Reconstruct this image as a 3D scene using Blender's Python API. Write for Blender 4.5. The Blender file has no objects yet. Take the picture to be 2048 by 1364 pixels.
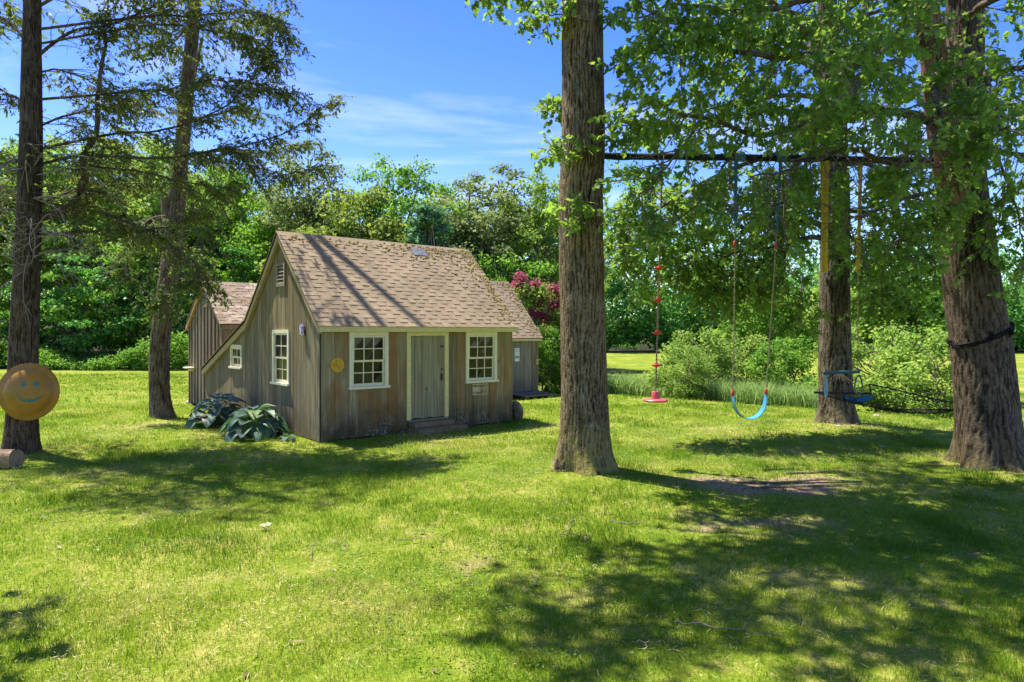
import bpy, bmesh, math, random
import numpy as np
from mathutils import Vector, Matrix, noise as mnoise

random.seed(5)
rng = np.random.default_rng(11)
R = math.radians
scene = bpy.context.scene
C = scene.collection

# ------------------------------------------------------------------ camera, light, exposure
F, H, HZ, CX = 1365.0, 2.0, 665.0, 1024.0      # focal length in photo pixels, eye height, horizon row, centre column
cd = bpy.data.cameras.new('camera')
cam = bpy.data.objects.new('camera', cd)
C.objects.link(cam)
cam.location = (0, 0, H)
cam.rotation_euler = (R(90), 0, 0)
cd.sensor_width = 36
cd.lens = 24
cd.shift_y = -(682 - HZ) / 2048
cd.clip_end = 2000
cd.clip_start = 0.05
scene.camera = cam

SUN_EL = R(66)
SUN_AZ = math.atan2(-0.85, 0.53)               # measured from +Y towards +X
SUN = Vector((math.sin(SUN_AZ) * math.cos(SUN_EL), math.cos(SUN_AZ) * math.cos(SUN_EL), math.sin(SUN_EL)))
sl = bpy.data.lights.new('sun', 'SUN')
sl.energy = 4.8
sl.angle = R(0.53)
sl.color = (1.0, 0.94, 0.82)
sun = bpy.data.objects.new('sun', sl)
sun.rotation_euler = SUN.to_track_quat('Z', 'Y').to_euler()
C.objects.link(sun)

w = bpy.data.worlds.new('World')
scene.world = w
w.use_nodes = True
nt = w.node_tree
nt.nodes.clear()
wo = nt.nodes.new('ShaderNodeOutputWorld')
bg = nt.nodes.new('ShaderNodeBackground')
bg.inputs['Strength'].default_value = 0.15
sky = nt.nodes.new('ShaderNodeTexSky')
sky.sky_type = 'NISHITA'
sky.sun_disc = False
sky.sun_elevation = SUN_EL
sky.sun_rotation = SUN_AZ % (2 * math.pi)
sky.altitude = 0
sky.air_density = 1.0
sky.dust_density = 0.4
sky.ozone_density = 2.0
hs = nt.nodes.new('ShaderNodeHueSaturation')
hs.inputs['Hue'].default_value = 0.528
hs.inputs['Saturation'].default_value = 1.42
hs.inputs['Value'].default_value = 0.78
nt.links.new(sky.outputs[0], hs.inputs['Color'])
# thin wisps of cirrus all over the dome: stretched noise on a flat cloud layer
geo = nt.nodes.new('ShaderNodeNewGeometry')
sep = nt.nodes.new('ShaderNodeSeparateXYZ')
tc = nt.nodes.new('ShaderNodeTexCoord')
nt.links.new(tc.outputs['Generated'], sep.inputs[0])
def wm(op, a, b=None):
    n = nt.nodes.new('ShaderNodeMath')
    n.operation = op
    for i, x in enumerate((a, b)):
        if x is None: continue
        if isinstance(x, (int, float)): n.inputs[i].default_value = x
        else: nt.links.new(x, n.inputs[i])
    return n.outputs[0]
zz = wm('ADD', wm('MAXIMUM', sep.outputs['Z'], 0.0), 0.12)
comb = nt.nodes.new('ShaderNodeCombineXYZ')
nt.links.new(wm('DIVIDE', sep.outputs['X'], zz), comb.inputs[0])
nt.links.new(wm('DIVIDE', sep.outputs['Y'], zz), comb.inputs[1])
mp = nt.nodes.new('ShaderNodeMapping')
mp.inputs['Rotation'].default_value = (0, 0, R(-14))
mp.inputs['Scale'].default_value = (0.55, 1.25, 1)
mp.inputs['Location'].default_value = (0.9, 0.35, 0)
nt.links.new(comb.outputs[0], mp.inputs[0])
n1 = nt.nodes.new('ShaderNodeTexNoise')
n1.inputs['Scale'].default_value = 1.5
n1.inputs['Detail'].default_value = 6
n1.inputs['Roughness'].default_value = 0.55
n1.inputs['Distortion'].default_value = 0.35
nt.links.new(mp.outputs[0], n1.inputs['Vector'])
cr = nt.nodes.new('ShaderNodeValToRGB')
cr.color_ramp.elements[0].position = 0.52
cr.color_ramp.elements[0].color = (0, 0, 0, 1)
cr.color_ramp.elements[1].position = 0.80
cr.color_ramp.elements[1].color = (1, 1, 1, 1)
nt.links.new(n1.outputs['Fac'], cr.inputs[0])
mx = nt.nodes.new('ShaderNodeMix')
mx.data_type = 'RGBA'
nt.links.new(wm('MULTIPLY', cr.outputs[0], 0.6), mx.inputs['Factor'])
nt.links.new(hs.outputs[0], mx.inputs['A'])
mx.inputs['B'].default_value = (3.6, 3.7, 3.9, 1)
nt.links.new(mx.outputs['Result'], bg.inputs['Color'])
nt.links.new(bg.outputs[0], wo.inputs[0])

vs = scene.view_settings
scene.display_settings.display_device = 'sRGB'
vs.view_transform = 'Standard'
vs.look = 'None'
vs.gamma = 1
vs.use_curve_mapping = False
vs.exposure = 1.42
cy = scene.cycles
cy.max_bounces = 8
cy.diffuse_bounces = 3
cy.glossy_bounces = 2
cy.transmission_bounces = 4
cy.transparent_max_bounces = 8
cy.caustics_reflective = cy.caustics_refractive = False
cy.sample_clamp_indirect = 4

# ------------------------------------------------------------------ helpers
def P(px, py, Y):
    """the point seen at photo pixel (px, py) at distance Y in front of the camera"""
    return Vector(((px - CX) / F * Y, Y, H - (py - HZ) / F * Y))

def tag(o, label=None, cat=None, group=None, kind=None):
    if label: o['label'] = label
    if cat: o['category'] = cat
    if group: o['group'] = group
    if kind: o['kind'] = kind
    return o

def empty(name, loc=(0, 0, 0), rz=0.0):
    o = bpy.data.objects.new(name, None)
    o.empty_display_size = 0.2
    o.location = loc
    o.rotation_euler = (0, 0, rz)
    C.objects.link(o)
    return o

def link(name, me, parent=None, loc=None):
    o = bpy.data.objects.new(name, me)
    C.objects.link(o)
    if parent: o.parent = parent
    if loc is not None: o.location = loc
    return o

def copy_tree(o, parent=None):
    c = o.copy()
    C.objects.link(c)
    c.parent = parent
    for ch in list(o.children):
        copy_tree(ch, c)
    return c

def np_mesh(name, verts, faces_flat, counts, mat, smooth=False):
    me = bpy.data.meshes.new(name)
    verts = np.asarray(verts, np.float32).reshape(-1, 3)
    counts = np.asarray(counts, np.int32)
    me.vertices.add(len(verts))
    me.vertices.foreach_set('co', verts.ravel())
    me.loops.add(int(counts.sum()))
    me.loops.foreach_set('vertex_index', np.asarray(faces_flat, np.int32).ravel())
    me.polygons.add(len(counts))
    st = np.zeros(len(counts), np.int32)
    st[1:] = np.cumsum(counts)[:-1]
    me.polygons.foreach_set('loop_start', st)
    if smooth:
        me.polygons.foreach_set('use_smooth', np.ones(len(counts), bool))
    me.update(calc_edges=True)
    if mat: me.materials.append(mat)
    return me

class MB:
    """collects simple solids and links them as one mesh; fn maps builder coordinates to the thing's own"""
    def __init__(s, fn=None):
        s.v, s.f, s.fn = [], [], fn
    def add(s, vs_, fs_):
        n = len(s.v)
        s.v += [tuple(s.fn(*v)) if s.fn else tuple(v) for v in vs_]
        s.f += [tuple(i + n for i in f) for f in fs_]
    def box(s, a0, a1, b0, b1, c0, c1):
        s.add([(a, b, c) for c in (c0, c1) for b in (b0, b1) for a in (a0, a1)],
              [(0, 2, 3, 1), (4, 5, 7, 6), (0, 1, 5, 4), (2, 6, 7, 3), (0, 4, 6, 2), (1, 3, 7, 5)])
        return s
    def poly(s, pts, c0, c1):
        n = len(pts)
        s.add([(p[0], p[1], c0) for p in pts] + [(p[0], p[1], c1) for p in pts],
              [tuple(range(n - 1, -1, -1)), tuple(range(n, 2 * n))] + [(i, (i + 1) % n, n + (i + 1) % n, n + i) for i in range(n)])
        return s
    def tube(s, pts, rad, n=8):
        pts = [Vector(p) for p in pts]
        if not hasattr(rad, '__len__'): rad = [rad] * len(pts)
        vs_, fs_ = [], []
        up = Vector((0, 0, 1))
        for i, p in enumerate(pts):
            d = (pts[min(i + 1, len(pts) - 1)] - pts[max(i - 1, 0)]).normalized()
            ref = up if abs(d.z) < 0.9 else Vector((1, 0, 0))
            a = d.cross(ref).normalized()
            b = d.cross(a)
            for k in range(n):
                t = 2 * math.pi * k / n
                vs_.append(p + (a * math.cos(t) + b * math.sin(t)) * rad[i])
        m = len(pts)
        for i in range(m - 1):
            for k in range(n):
                k2 = (k + 1) % n
                fs_.append((i * n + k, i * n + k2, (i + 1) * n + k2, (i + 1) * n + k))
        fs_.append(tuple(range(n - 1, -1, -1)))
        fs_.append(tuple((m - 1) * n + k for k in range(n)))
        s.add(vs_, fs_)
        return s
    def lathe(s, prof, n=24, M=None):
        vs_, fs_ = [], []
        for r, z in prof:
            for k in range(n):
                t = 2 * math.pi * k / n
                v = Vector((r * math.cos(t), r * math.sin(t), z))
                vs_.append(M @ v if M else v)
        for i in range(len(prof) - 1):
            for k in range(n):
                k2 = (k + 1) % n
                fs_.append((i * n + k, i * n + k2, (i + 1) * n + k2, (i + 1) * n + k))
        fs_.append(tuple(range(n - 1, -1, -1)))
        fs_.append(tuple((len(prof) - 1) * n + k for k in range(n)))
        s.add(vs_, fs_)
        return s
    def mesh(s, name, mat, smooth=False):
        me = bpy.data.meshes.new(name)
        me.from_pydata(s.v, [], s.f)
        bm = bmesh.new()
        bm.from_mesh(me)
        bmesh.ops.recalc_face_normals(bm, faces=bm.faces)
        bm.to_mesh(me)
        bm.free()
        if smooth:
            me.polygons.foreach_set('use_smooth', [True] * len(me.polygons))
            me.set_sharp_from_angle(angle=R(40))
        if mat: me.materials.append(mat)
        return me
    def build(s, name, mat, parent=None, smooth=False, loc=None):
        return link(name, s.mesh(name, mat, smooth), parent, loc)

# ------------------------------------------------------------------ material helpers
class NB:
    def __init__(s, name):
        s.m = bpy.data.materials.new(name)
        s.m.use_nodes = True
        s.t = s.m.node_tree
        s.b = s.t.nodes['Principled BSDF']
        s.out = s.t.nodes['Material Output']
    def n(s, typ, **kw):
        x = s.t.nodes.new('ShaderNode' + typ)
        for k, v in kw.items(): setattr(x, k, v)
        return x
    def set(s, sock, v):
        if v is None: return
        if isinstance(v, bpy.types.NodeSocket): s.t.links.new(v, sock)
        else: sock.default_value = v
    def coord(s, kind='Object'):
        if kind == 'Position': return s.n('NewGeometry').outputs['Position']
        return s.n('TexCoord').outputs[kind]
    def orand(s): return s.n('ObjectInfo').outputs['Random']
    def irand(s): return s.n('NewGeometry').outputs['Random Per Island']
    def math(s, op, a, b=None, clamp=False):
        x = s.n('Math', operation=op, use_clamp=clamp)
        s.set(x.inputs[0], a); s.set(x.inputs[1], b)
        return x.outputs[0]
    def vmath(s, op, a, b):
        x = s.n('VectorMath', operation=op)
        s.set(x.inputs[0], a); s.set(x.inputs[1], b)
        return x.outputs[0]
    def mapping(s, v, scale=(1, 1, 1), loc=(0, 0, 0), rot=(0, 0, 0)):
        x = s.n('Mapping')
        s.set(x.inputs[0], v)
        x.inputs['Scale'].default_value = scale
        s.set(x.inputs['Location'], loc)
        x.inputs['Rotation'].default_value = rot
        return x.outputs[0]
    def noise(s, v, scale=1.0, detail=3.0, rough=0.5, dist=0.0):
        x = s.n('TexNoise')
        s.set(x.inputs['Vector'], v)
        x.inputs['Scale'].default_value = scale
        x.inputs['Detail'].default_value = detail
        x.inputs['Roughness'].default_value = rough
        x.inputs['Distortion'].default_value = dist
        return x.outputs['Fac']
    def ramp(s, f, stops, interp='LINEAR'):
        x = s.n('ValToRGB')
        s.set(x.inputs[0], f)
        e = x.color_ramp.elements
        x.color_ramp.interpolation = interp
        while len(e) < len(stops): e.new(0.5)
        for el, (p, c) in zip(e, stops):
            el.position = p
            el.color = (c, c, c, 1) if isinstance(c, (int, float)) else (*c, 1)
        return x.outputs[0]
    def mix(s, f, a, b, blend='MIX'):
        x = s.n('Mix', data_type='RGBA', blend_type=blend)
        s.set(x.inputs['Factor'], f)
        for k, v in (('A', a), ('B', b)):
            if isinstance(v, tuple): v = (*v, 1) if len(v) == 3 else v
            s.set(x.inputs[k], v)
        return x.outputs['Result']
    def bump(s, h, strength=0.5, dist=0.01):
        x = s.n('Bump')
        x.inputs['Strength'].default_value = strength
        x.inputs['Distance'].default_value = dist
        s.set(x.inputs['Height'], h)
        s.t.links.new(x.outputs[0], s.b.inputs['Normal'])
    def done(s, col, rough=0.7, spec=0.3, metal=0.0):
        if isinstance(col, tuple): col = (*col, 1)
        s.set(s.b.inputs['Base Color'], col)
        s.set(s.b.inputs['Roughness'], rough)
        s.b.inputs['Specular IOR Level'].default_value = spec
        s.b.inputs['Metallic'].default_value = metal
        return s.m

def plain(name, col, rough=0.6, spec=0.3, metal=0.0, var=0.18, scale=9.0):
    b = NB(name)
    v = b.noise(b.coord('Object'), scale, 4, 0.6)
    f = b.ramp(v, [(0.3, 1 - var), (0.7, 1 + var * 0.6)])
    return b.done(b.mix(1.0, tuple(col), f, 'MULTIPLY'), rough, spec, metal)

def leaf_mat(name, stops, trans=(0.16, 0.28, 0.03), tfac=0.4, rough=0.6, spec=0.16, clump=0.5):
    """stops: colours over the per-leaf random value; leaves let part of the light through"""
    b = NB(name)
    r = b.math('FRACT', b.math('ADD', b.irand(), b.orand()))
    n = b.noise(b.coord('Position'), clump, 2)
    r = b.math('ADD', b.math('MULTIPLY', r, 0.65), b.math('MULTIPLY', b.math('SUBTRACT', n, 0.32), 0.9), True)
    col = b.mix(1.0, b.ramp(r, stops), b.ramp(b.orand(), [(0.0, 0.82), (1.0, 1.2)]), 'MULTIPLY')
    b.done(col, rough, spec)
    tr = b.n('BsdfTranslucent')
    b.set(tr.inputs['Color'], b.mix(0.55, col, trans))
    ms = b.n('MixShader')
    ms.inputs[0].default_value = tfac
    b.t.links.new(b.b.outputs[0], ms.inputs[1])
    b.t.links.new(tr.outputs[0], ms.inputs[2])
    b.t.links.new(ms.outputs[0], b.out.inputs[0])
    return b.m

def bark_mat(name, dark, mid, light, vs=(16, 16, 2.2), moss=0.0, bump=0.9, lichen=0.0, mossz=0.6):
    b = NB(name)
    p = b.coord('Object')
    wob = b.noise(p, 2.2, 2)
    n = b.noise(b.mapping(p, vs), 1.0, 5, 0.62, 0.6)
    n2 = b.noise(p, 34, 4, 0.6)
    h = b.math('ADD', b.math('MULTIPLY', n, 0.62), b.math('MULTIPLY', n2, 0.42))
    fu = b.n('Attribute'); fu.attribute_name = 'furrow'
    hh = b.math('SUBTRACT', h, b.math('MULTIPLY', b.math('SUBTRACT', fu.outputs['Fac'], 0.25), 0.32))
    col = b.ramp(hh, [(0.36, dark), (0.5, mid), (0.66, light)])
    col = b.mix(b.math('MULTIPLY', b.ramp(wob, [(0.4, 0.0), (0.65, 1.0)]), 0.45), col, b.mix(0.5, col, mid))
    col = b.mix(1.0, col, b.ramp(b.noise(b.mapping(p, (2.2, 2.2, 1.1)), 1.4, 4, 0.65), [(0.34, 0.62), (0.52, 1.0), (0.68, 1.32)]), 'MULTIPLY')
    if lichen:
        l = b.ramp(b.noise(b.mapping(p, (3, 3, 1.3)), 3.0, 5, 0.65), [(0.55, 0.0), (0.66, 1.0)])
        col = b.mix(b.math('MULTIPLY', l, lichen), col, (0.30, 0.30, 0.25))
    if moss:
        z = b.n('SeparateXYZ'); b.set(z.inputs[0], b.coord('Position'))
        mz = b.math('SUBTRACT', 1.0, b.math('DIVIDE', z.outputs['Z'], mossz), True)
        f = b.math('MULTIPLY', b.math('MULTIPLY', mz, moss), b.ramp(b.noise(p, 8, 4), [(0.35, 0.0), (0.6, 1.0)]), True)
        col = b.mix(f, col, (0.25, 0.22, 0.05))
    b.bump(h, bump, 0.03)
    return b.done(col, 0.88, 0.15)

def wood_mat(name, cols, red=0.3, grime=0.6, green=0.3, grain=(26, 26, 1.1), bump=0.35, tint=0.3, lichen=0.5):
    """weathered boards; every board is its own object, so the object's random value shifts grain and tint"""
    b = NB(name)
    o = b.coord('Object')
    orr = b.orand()
    cx = b.n('CombineXYZ')
    b.set(cx.inputs[0], b.math('MULTIPLY', orr, 37.0)); b.set(cx.inputs[2], b.math('MULTIPLY', orr, 91.0))
    v = b.vmath('ADD', o, cx.outputs[0])
    g = b.noise(b.mapping(v, grain), 1.0, 5, 0.6, 0.8)
    g2 = b.noise(b.mapping(v, (70, 70, 2.0)), 1.0, 3, 0.6)
    h = b.math('ADD', b.math('MULTIPLY', g, 0.7), b.math('MULTIPLY', g2, 0.3))
    col = b.ramp(h, [(0.32, cols[0]), (0.5, cols[1]), (0.68, cols[2])])
    t = b.ramp(orr, [(0.0, 1 - tint), (1.0, 1 + tint * 0.55)])
    col = b.mix(1.0, col, t, 'MULTIPLY')
    w1 = b.noise(b.mapping(v, (1.6, 1.6, 0.7)), 1.0, 4, 0.6)
    if red:
        f = b.math('MULTIPLY', b.ramp(w1, [(0.44, 0.0), (0.62, 1.0)]), red)
        col = b.mix(f, col, (0.27, 0.125, 0.042))
    w2 = b.noise(b.mapping(v, (2.4, 2.4, 1.0)), 1.3, 4, 0.6)
    if green:
        f = b.math('MULTIPLY', b.ramp(w2, [(0.48, 0.0), (0.66, 1.0)]), green)
        col = b.mix(f, col, (0.16, 0.17, 0.075))
    z = b.n('SeparateXYZ'); b.set(z.inputs[0], b.coord('Position'))
    sp = b.noise(b.mapping(b.coord('Position'), (3, 3, 2)), 1.6, 5, 0.65)
    if grime:
        zz_ = b.math('ADD', z.outputs['Z'], b.math('MULTIPLY', b.math('SUBTRACT', sp, 0.5), 0.9))
        f = b.math('MULTIPLY', b.ramp(zz_, [(0.10, 1.0), (0.72, 0.0)]), grime)
        col = b.mix(f, col, (0.045, 0.038, 0.024))
    if lichen:
        zl = b.ramp(z.outputs['Z'], [(0.0, 1.0), (0.5, 0.0)])
        l = b.math('MULTIPLY', b.ramp(b.noise(b.coord('Position'), 26, 4, 0.75), [(0.50, 0.0), (0.62, 1.0)]), b.ramp(b.noise(b.coord('Position'), 3.5, 2), [(0.42, 0.0), (0.6, 1.0)]))
        col = b.mix(b.math('MULTIPLY', b.math('MULTIPLY', zl, l), lichen), col, (0.42, 0.41, 0.34))
    k = b.ramp(b.noise(b.mapping(v, (9, 9, 5)), 1.0, 1), [(0.76, 0.0), (0.80, 1.0)])
    col = b.mix(b.math('MULTIPLY', k, 0.75), col, (0.035, 0.025, 0.015))
    b.bump(h, bump, 0.006)
    return b.done(col, 0.85, 0.12)

# ------------------------------------------------------------------ terrain
def sstep(a, b, x):
    t = np.clip((np.asarray(x, float) - a) / (b - a), 0, 1)
    return t * t * (3 - 2 * t)

def vnoise(x, y, s, seed=0):
    """smooth 2-D value noise, vectorised"""
    x = np.asarray(x, float) * s; y = np.asarray(y, float) * s
    xi, yi = np.floor(x).astype(np.int64), np.floor(y).astype(np.int64)
    fx, fy = x - xi, y - yi
    fx, fy = fx * fx * (3 - 2 * fx), fy * fy * (3 - 2 * fy)
    def hsh(a, b):
        n = (a * 374761393 + b * 668265263 + seed * 1442695041) & 0x7fffffff
        n = ((n ^ (n >> 13)) * 1274126177) & 0x7fffffff
        return ((n ^ (n >> 16)) & 0xffff) / 65535.0
    return (hsh(xi, yi) * (1 - fx) * (1 - fy) + hsh(xi + 1, yi) * fx * (1 - fy) +
            hsh(xi, yi + 1) * (1 - fx) * fy + hsh(xi + 1, yi + 1) * fx * fy)

def ground(x, y):
    x = np.asarray(x, float); y = np.asarray(y, float)
    s = np.maximum(y + 0.9 * x - 24.2, 1.6 * (x - 9.3))
    side = sstep(1.0, 3.6, x)
    drop = 0.95 * sstep(0, 10, s) * side
    drop *= 1 - 0.75 * sstep(42, 80, y)
    mound = 0.10 * np.exp(-((x - 6.8) ** 2 + (y - 14.4) ** 2) / 2.2) + 0.07 * np.exp(-((x - 1.05) ** 2 + (y - 9.8) ** 2) / 0.9) \
        + 0.07 * np.exp(-((x - 6.98) ** 2 + (y - 10.2) ** 2) / 1.2) + 0.05 * np.exp(-((x + 8.2) ** 2 + (y - 11.5) ** 2) / 0.8)
    near = 1 - sstep(14, 26, np.hypot(x, y))
    b = (vnoise(x, y, 0.45, 3) - 0.5) * 0.07 * near + (vnoise(x, y, 1.7, 4) - 0.5) * 0.03 * near
    hill = 4.5 * sstep(40, 110, y) * sstep(4, -12, x) + 5.0 * sstep(95, 170, y)
    return mound - drop + b + hill

def gz(x, y): return float(ground(x, y))

def dirt(x, y):
    """0..1: how bare the ground is (worn roots patch under the swings, mulch by the hostas, scattered thin spots)"""
    x = np.asarray(x, float); y = np.asarray(y, float)
    n = vnoise(x, y, 1.3, 8) * 0.6 + vnoise(x, y, 3.7, 9) * 0.4
    e = np.exp(-(((x - 3.35) / 1.75) ** 2 + ((y - 8.95) / 0.85) ** 2))
    e = np.maximum(e, 0.7 * np.exp(-(((x - 2.6) / 1.6) ** 2 + ((y - 7.1) / 0.55) ** 2)))
    e = np.maximum(e, 0.75 * np.exp(-(((x - 6.9) / 1.1) ** 2 + ((y - 10.1) / 0.9) ** 2)))
    e = np.maximum(e, 0.75 * np.exp(-(((x - 1.05) / 0.62) ** 2 + ((y - 9.7) / 0.55) ** 2)))
    e = np.maximum(e, 0.55 * np.exp(-(((x + 8.2) / 0.8) ** 2 + ((y - 11.3) / 0.7) ** 2)))
    e = np.maximum(e, 0.7 * np.exp(-(((x - 6.8) / 0.9) ** 2 + ((y - 14.2) / 0.8) ** 2)))
    sp = 0.42 * sstep(0.66, 0.82, vnoise(x, y, 1.3, 21) * 0.35 + vnoise(x, y, 4.1, 22) * 0.45 + vnoise(x, y, 9.0, 23) * 0.2)
    n = n * 0.6 + 0.4 * vnoise(x, y, 8.0, 10)
    return np.clip(np.maximum(e * (0.05 + 1.55 * n) - 0.14, sp), 0, 1)

SHED = Vector((-3.442, 12.30, 0.0))
U = Vector((0.761, 0.649, 0.0)).normalized()
V = Vector((-U.y, U.x, 0.0))
SHED_RZ = math.atan2(U.y, U.x)
def shed_local(x, y):
    dx, dy = np.asarray(x, float) - SHED.x, np.asarray(y, float) - SHED.y
    return dx * U.x + dy * U.y, dx * V.x + dy * V.y
def inside_building(x, y, m=0.03):
    u, v = shed_local(x, y)
    a = (u > -m) & (u < 4.52 + m) & (v > -m) & (v < 6.7)
    b = (u > 0.05) & (u < 4.3) & (v > 5.8) & (v < 8.6)
    c = (u > 4.4) & (u < 9.45) & (v > 4.4) & (v < 7.7)
    d = (u > -0.85) & (u < 0) & (v > 1.0) & (v < 5.9)
    return a | b | c | d

# ------------------------------------------------------------------ lawn
def axis(parts):
    out = []
    for a, b, s in parts:
        out += list(np.arange(a, b, s))
    return np.array(out + [parts[-1][1]])
gx = axis([(-420, -60, 18), (-60, -20, 2), (-20, -12, 0.6), (-12, 12, 0.2), (12, 20, 0.6), (20, 60, 2), (60, 420, 18)])
gy = axis([(-60, 0, 6), (0, 20, 0.2), (20, 40, 0.6), (40, 100, 2), (100, 700, 25)])
GX, GY = np.meshgrid(gx, gy)
nv = np.stack([GX, GY, ground(GX, GY)], -1).reshape(-1, 3)
nx, ny = len(gx), len(gy)
ii, jj = np.meshgrid(np.arange(nx - 1), np.arange(ny - 1))
q = (jj * nx + ii).ravel()
fq = np.stack([q, q + 1, q + nx + 1, q + nx], -1)

b = NB('lawn')
p = b.coord('Position')
pat = b.noise(p, 0.55, 4, 0.6)
fine = b.noise(p, 38, 4, 0.7)
med = b.noise(p, 4.5, 4, 0.6)
g = b.ramp(b.math('ADD', b.math('MULTIPLY', pat, 0.55), b.math('MULTIPLY', med, 0.45)),
           [(0.36, (0.10, 0.165, 0.010)), (0.5, (0.17, 0.22, 0.018)), (0.63, (0.31, 0.285, 0.07))])
g = b.mix(1.0, g, b.ramp(fine, [(0.3, 0.55), (0.7, 1.3)]), 'MULTIPLY')
soil = b.ramp(b.noise(p, 22, 5, 0.7), [(0.3, (0.12, 0.08, 0.045)), (0.55, (0.29, 0.205, 0.12)), (0.75, (0.44, 0.34, 0.22))])
at = b.n('Attribute'); at.attribute_name = 'bare'
bare = b.math('ADD', at.outputs['Fac'], b.math('MULTIPLY', b.math('SUBTRACT', fine, 0.5), 0.7))
col = b.mix(b.ramp(bare, [(0.3, 0.0), (0.55, 1.0)]), g, soil)
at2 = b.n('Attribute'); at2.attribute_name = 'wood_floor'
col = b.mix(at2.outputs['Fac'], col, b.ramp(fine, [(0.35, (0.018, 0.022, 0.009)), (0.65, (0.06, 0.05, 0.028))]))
b.bump(b.math('ADD', fine, b.math('MULTIPLY', med, 2.0)), 0.8, 0.03)
M_LAWN = b.done(col, 0.95, 0.1)

me = np_mesh('lawn', nv, fq, np.full(len(fq), 4), M_LAWN, True)
a_ = me.attributes.new('bare', 'FLOAT', 'POINT')
a_.data.foreach_set('value', dirt(nv[:, 0], nv[:, 1]).astype(np.float32))
a_ = me.attributes.new('wood_floor', 'FLOAT', 'POINT')
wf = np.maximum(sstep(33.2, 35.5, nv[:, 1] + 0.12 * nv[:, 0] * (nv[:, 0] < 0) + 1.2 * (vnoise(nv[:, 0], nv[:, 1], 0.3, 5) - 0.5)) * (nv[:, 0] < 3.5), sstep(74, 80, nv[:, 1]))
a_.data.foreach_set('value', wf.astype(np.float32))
tag(link('lawn', me), kind='structure')

# blades: slender bent triangles, dense near the camera, thinner and broader with distance
def blades(n, ya, yb, wd, hmin, hmax, xr=0.80, bend=True, keep=None, xlim=None):
    y = np.sqrt(rng.uniform(ya ** 2, yb ** 2, n))
    x = rng.uniform(-1, 1, n) * (xr * y + 0.5) if xlim is None else rng.uniform(xlim[0], xlim[1], n)
    k = ~inside_building(x, y)
    d = dirt(x, y)
    k &= rng.random(n) > d * 1.25
    clump = vnoise(x, y, 2.2, 31) * 0.6 + vnoise(x, y, 6.0, 32) * 0.4
    k &= rng.random(n) < (0.12 + clump * 1.25 if hmax < 0.3 else 0.45 + clump * 0.85)
    if keep is not None: k &= keep(x, y)
    x, y, clump = x[k], y[k], clump[k]
    n = len(x)
    z = ground(x, y) - 0.004
    tuft = sstep(0.62, 0.8, vnoise(x, y, 1.1, 41))
    hgt = rng.uniform(hmin, hmax, n) * (0.45 + 1.0 * clump) * (1 + 0.5 * tuft * (hmax < 0.3))
    a = rng.uniform(0, 2 * np.pi, n)
    la = rng.uniform(0, 2 * np.pi, n)
    lean = rng.uniform(0.15, 0.95, n) * hgt
    w_ = wd * rng.uniform(0.7, 1.3, n) * (0.7 + 0.06 * y)
    tone = 0.5 * vnoise(x, y, 0.75, 51) + 0.3 * vnoise(x, y, 2.3, 52) + 0.2 * vnoise(x, y, 7.0, 53) + 0.25 * (tuft > 0.3)
    sx, sy = np.cos(a) * w_ / 2, np.sin(a) * w_ / 2
    tx, ty = np.cos(la) * lean, np.sin(la) * lean
    b0 = np.stack([x - sx, y - sy, z], -1); b1 = np.stack([x + sx, y + sy, z], -1)
    tip = np.stack([x + tx, y + ty, z + hgt], -1)
    if bend:
        m0 = np.stack([x - sx * .8 + tx * .3, y - sy * .8 + ty * .3, z + hgt * .62], -1)
        m1 = np.stack([x + sx * .8 + tx * .3, y + sy * .8 + ty * .3, z + hgt * .62], -1)
        vv = np.stack([b0, b1, m1, tip, m0], 1).reshape(-1, 3)
        i0 = np.arange(n) * 5
        ff = np.stack([i0, i0 + 1, i0 + 2, i0 + 4, i0 + 4, i0 + 2, i0 + 3], -1).ravel()
        return vv, ff, np.tile([4, 3], n), np.repeat(tone, 5)
    vv = np.stack([b0, b1, tip], 1).reshape(-1, 3)
    return vv, np.arange(3 * n), np.full(n, 3), np.repeat(tone, 3)

def joined(name, parts, mat):
    off, V_, F_, N_, T_ = 0, [], [], [], []
    for v, f, c, t in parts:
        V_.append(v); F_.append(f + off); N_.append(c); T_.append(t); off += len(v)
    me = np_mesh(name, np.concatenate(V_), np.concatenate(F_), np.concatenate(N_), mat)
    me.attributes.new('tone', 'FLOAT', 'POINT').data.foreach_set('value', np.concatenate(T_).astype(np.float32))
    return me

b = NB('grass_blade')
r = b.irand()
pz = b.coord('Position')
pn = b.math('ADD', b.math('MULTIPLY', b.noise(pz, 0.55, 4, 0.6), 0.6), b.math('MULTIPLY', b.noise(pz, 3.2, 3, 0.6), 0.4))
tn = b.n('Attribute'); tn.attribute_name = 'tone'
rr = b.math('ADD', b.math('MULTIPLY', r, 0.5), b.math('MULTIPLY', b.math('SUBTRACT', 0.70, tn.outputs['Fac']), 1.5), True)
col = b.ramp(rr, [(0.0, (0.030, 0.115, 0.006)), (0.3, (0.075, 0.205, 0.010)), (0.58, (0.155, 0.285, 0.016)), (0.82, (0.255, 0.335, 0.034)), (0.95, (0.40, 0.385, 0.085)), (1.0, (0.52, 0.44, 0.18))])
b.done(col, 0.55, 0.2)
tr = b.n('BsdfTranslucent')
b.set(tr.inputs['Color'], b.mix(0.5, col, (0.38, 0.50, 0.02)))
ms = b.n('MixShader'); ms.inputs[0].default_value = 0.45
b.t.links.new(b.b.outputs[0], ms.inputs[1]); b.t.links.new(tr.outputs[0], ms.inputs[2]); b.t.links.new(ms.outputs[0], b.out.inputs[0])
M_GRASS = b.m

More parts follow.
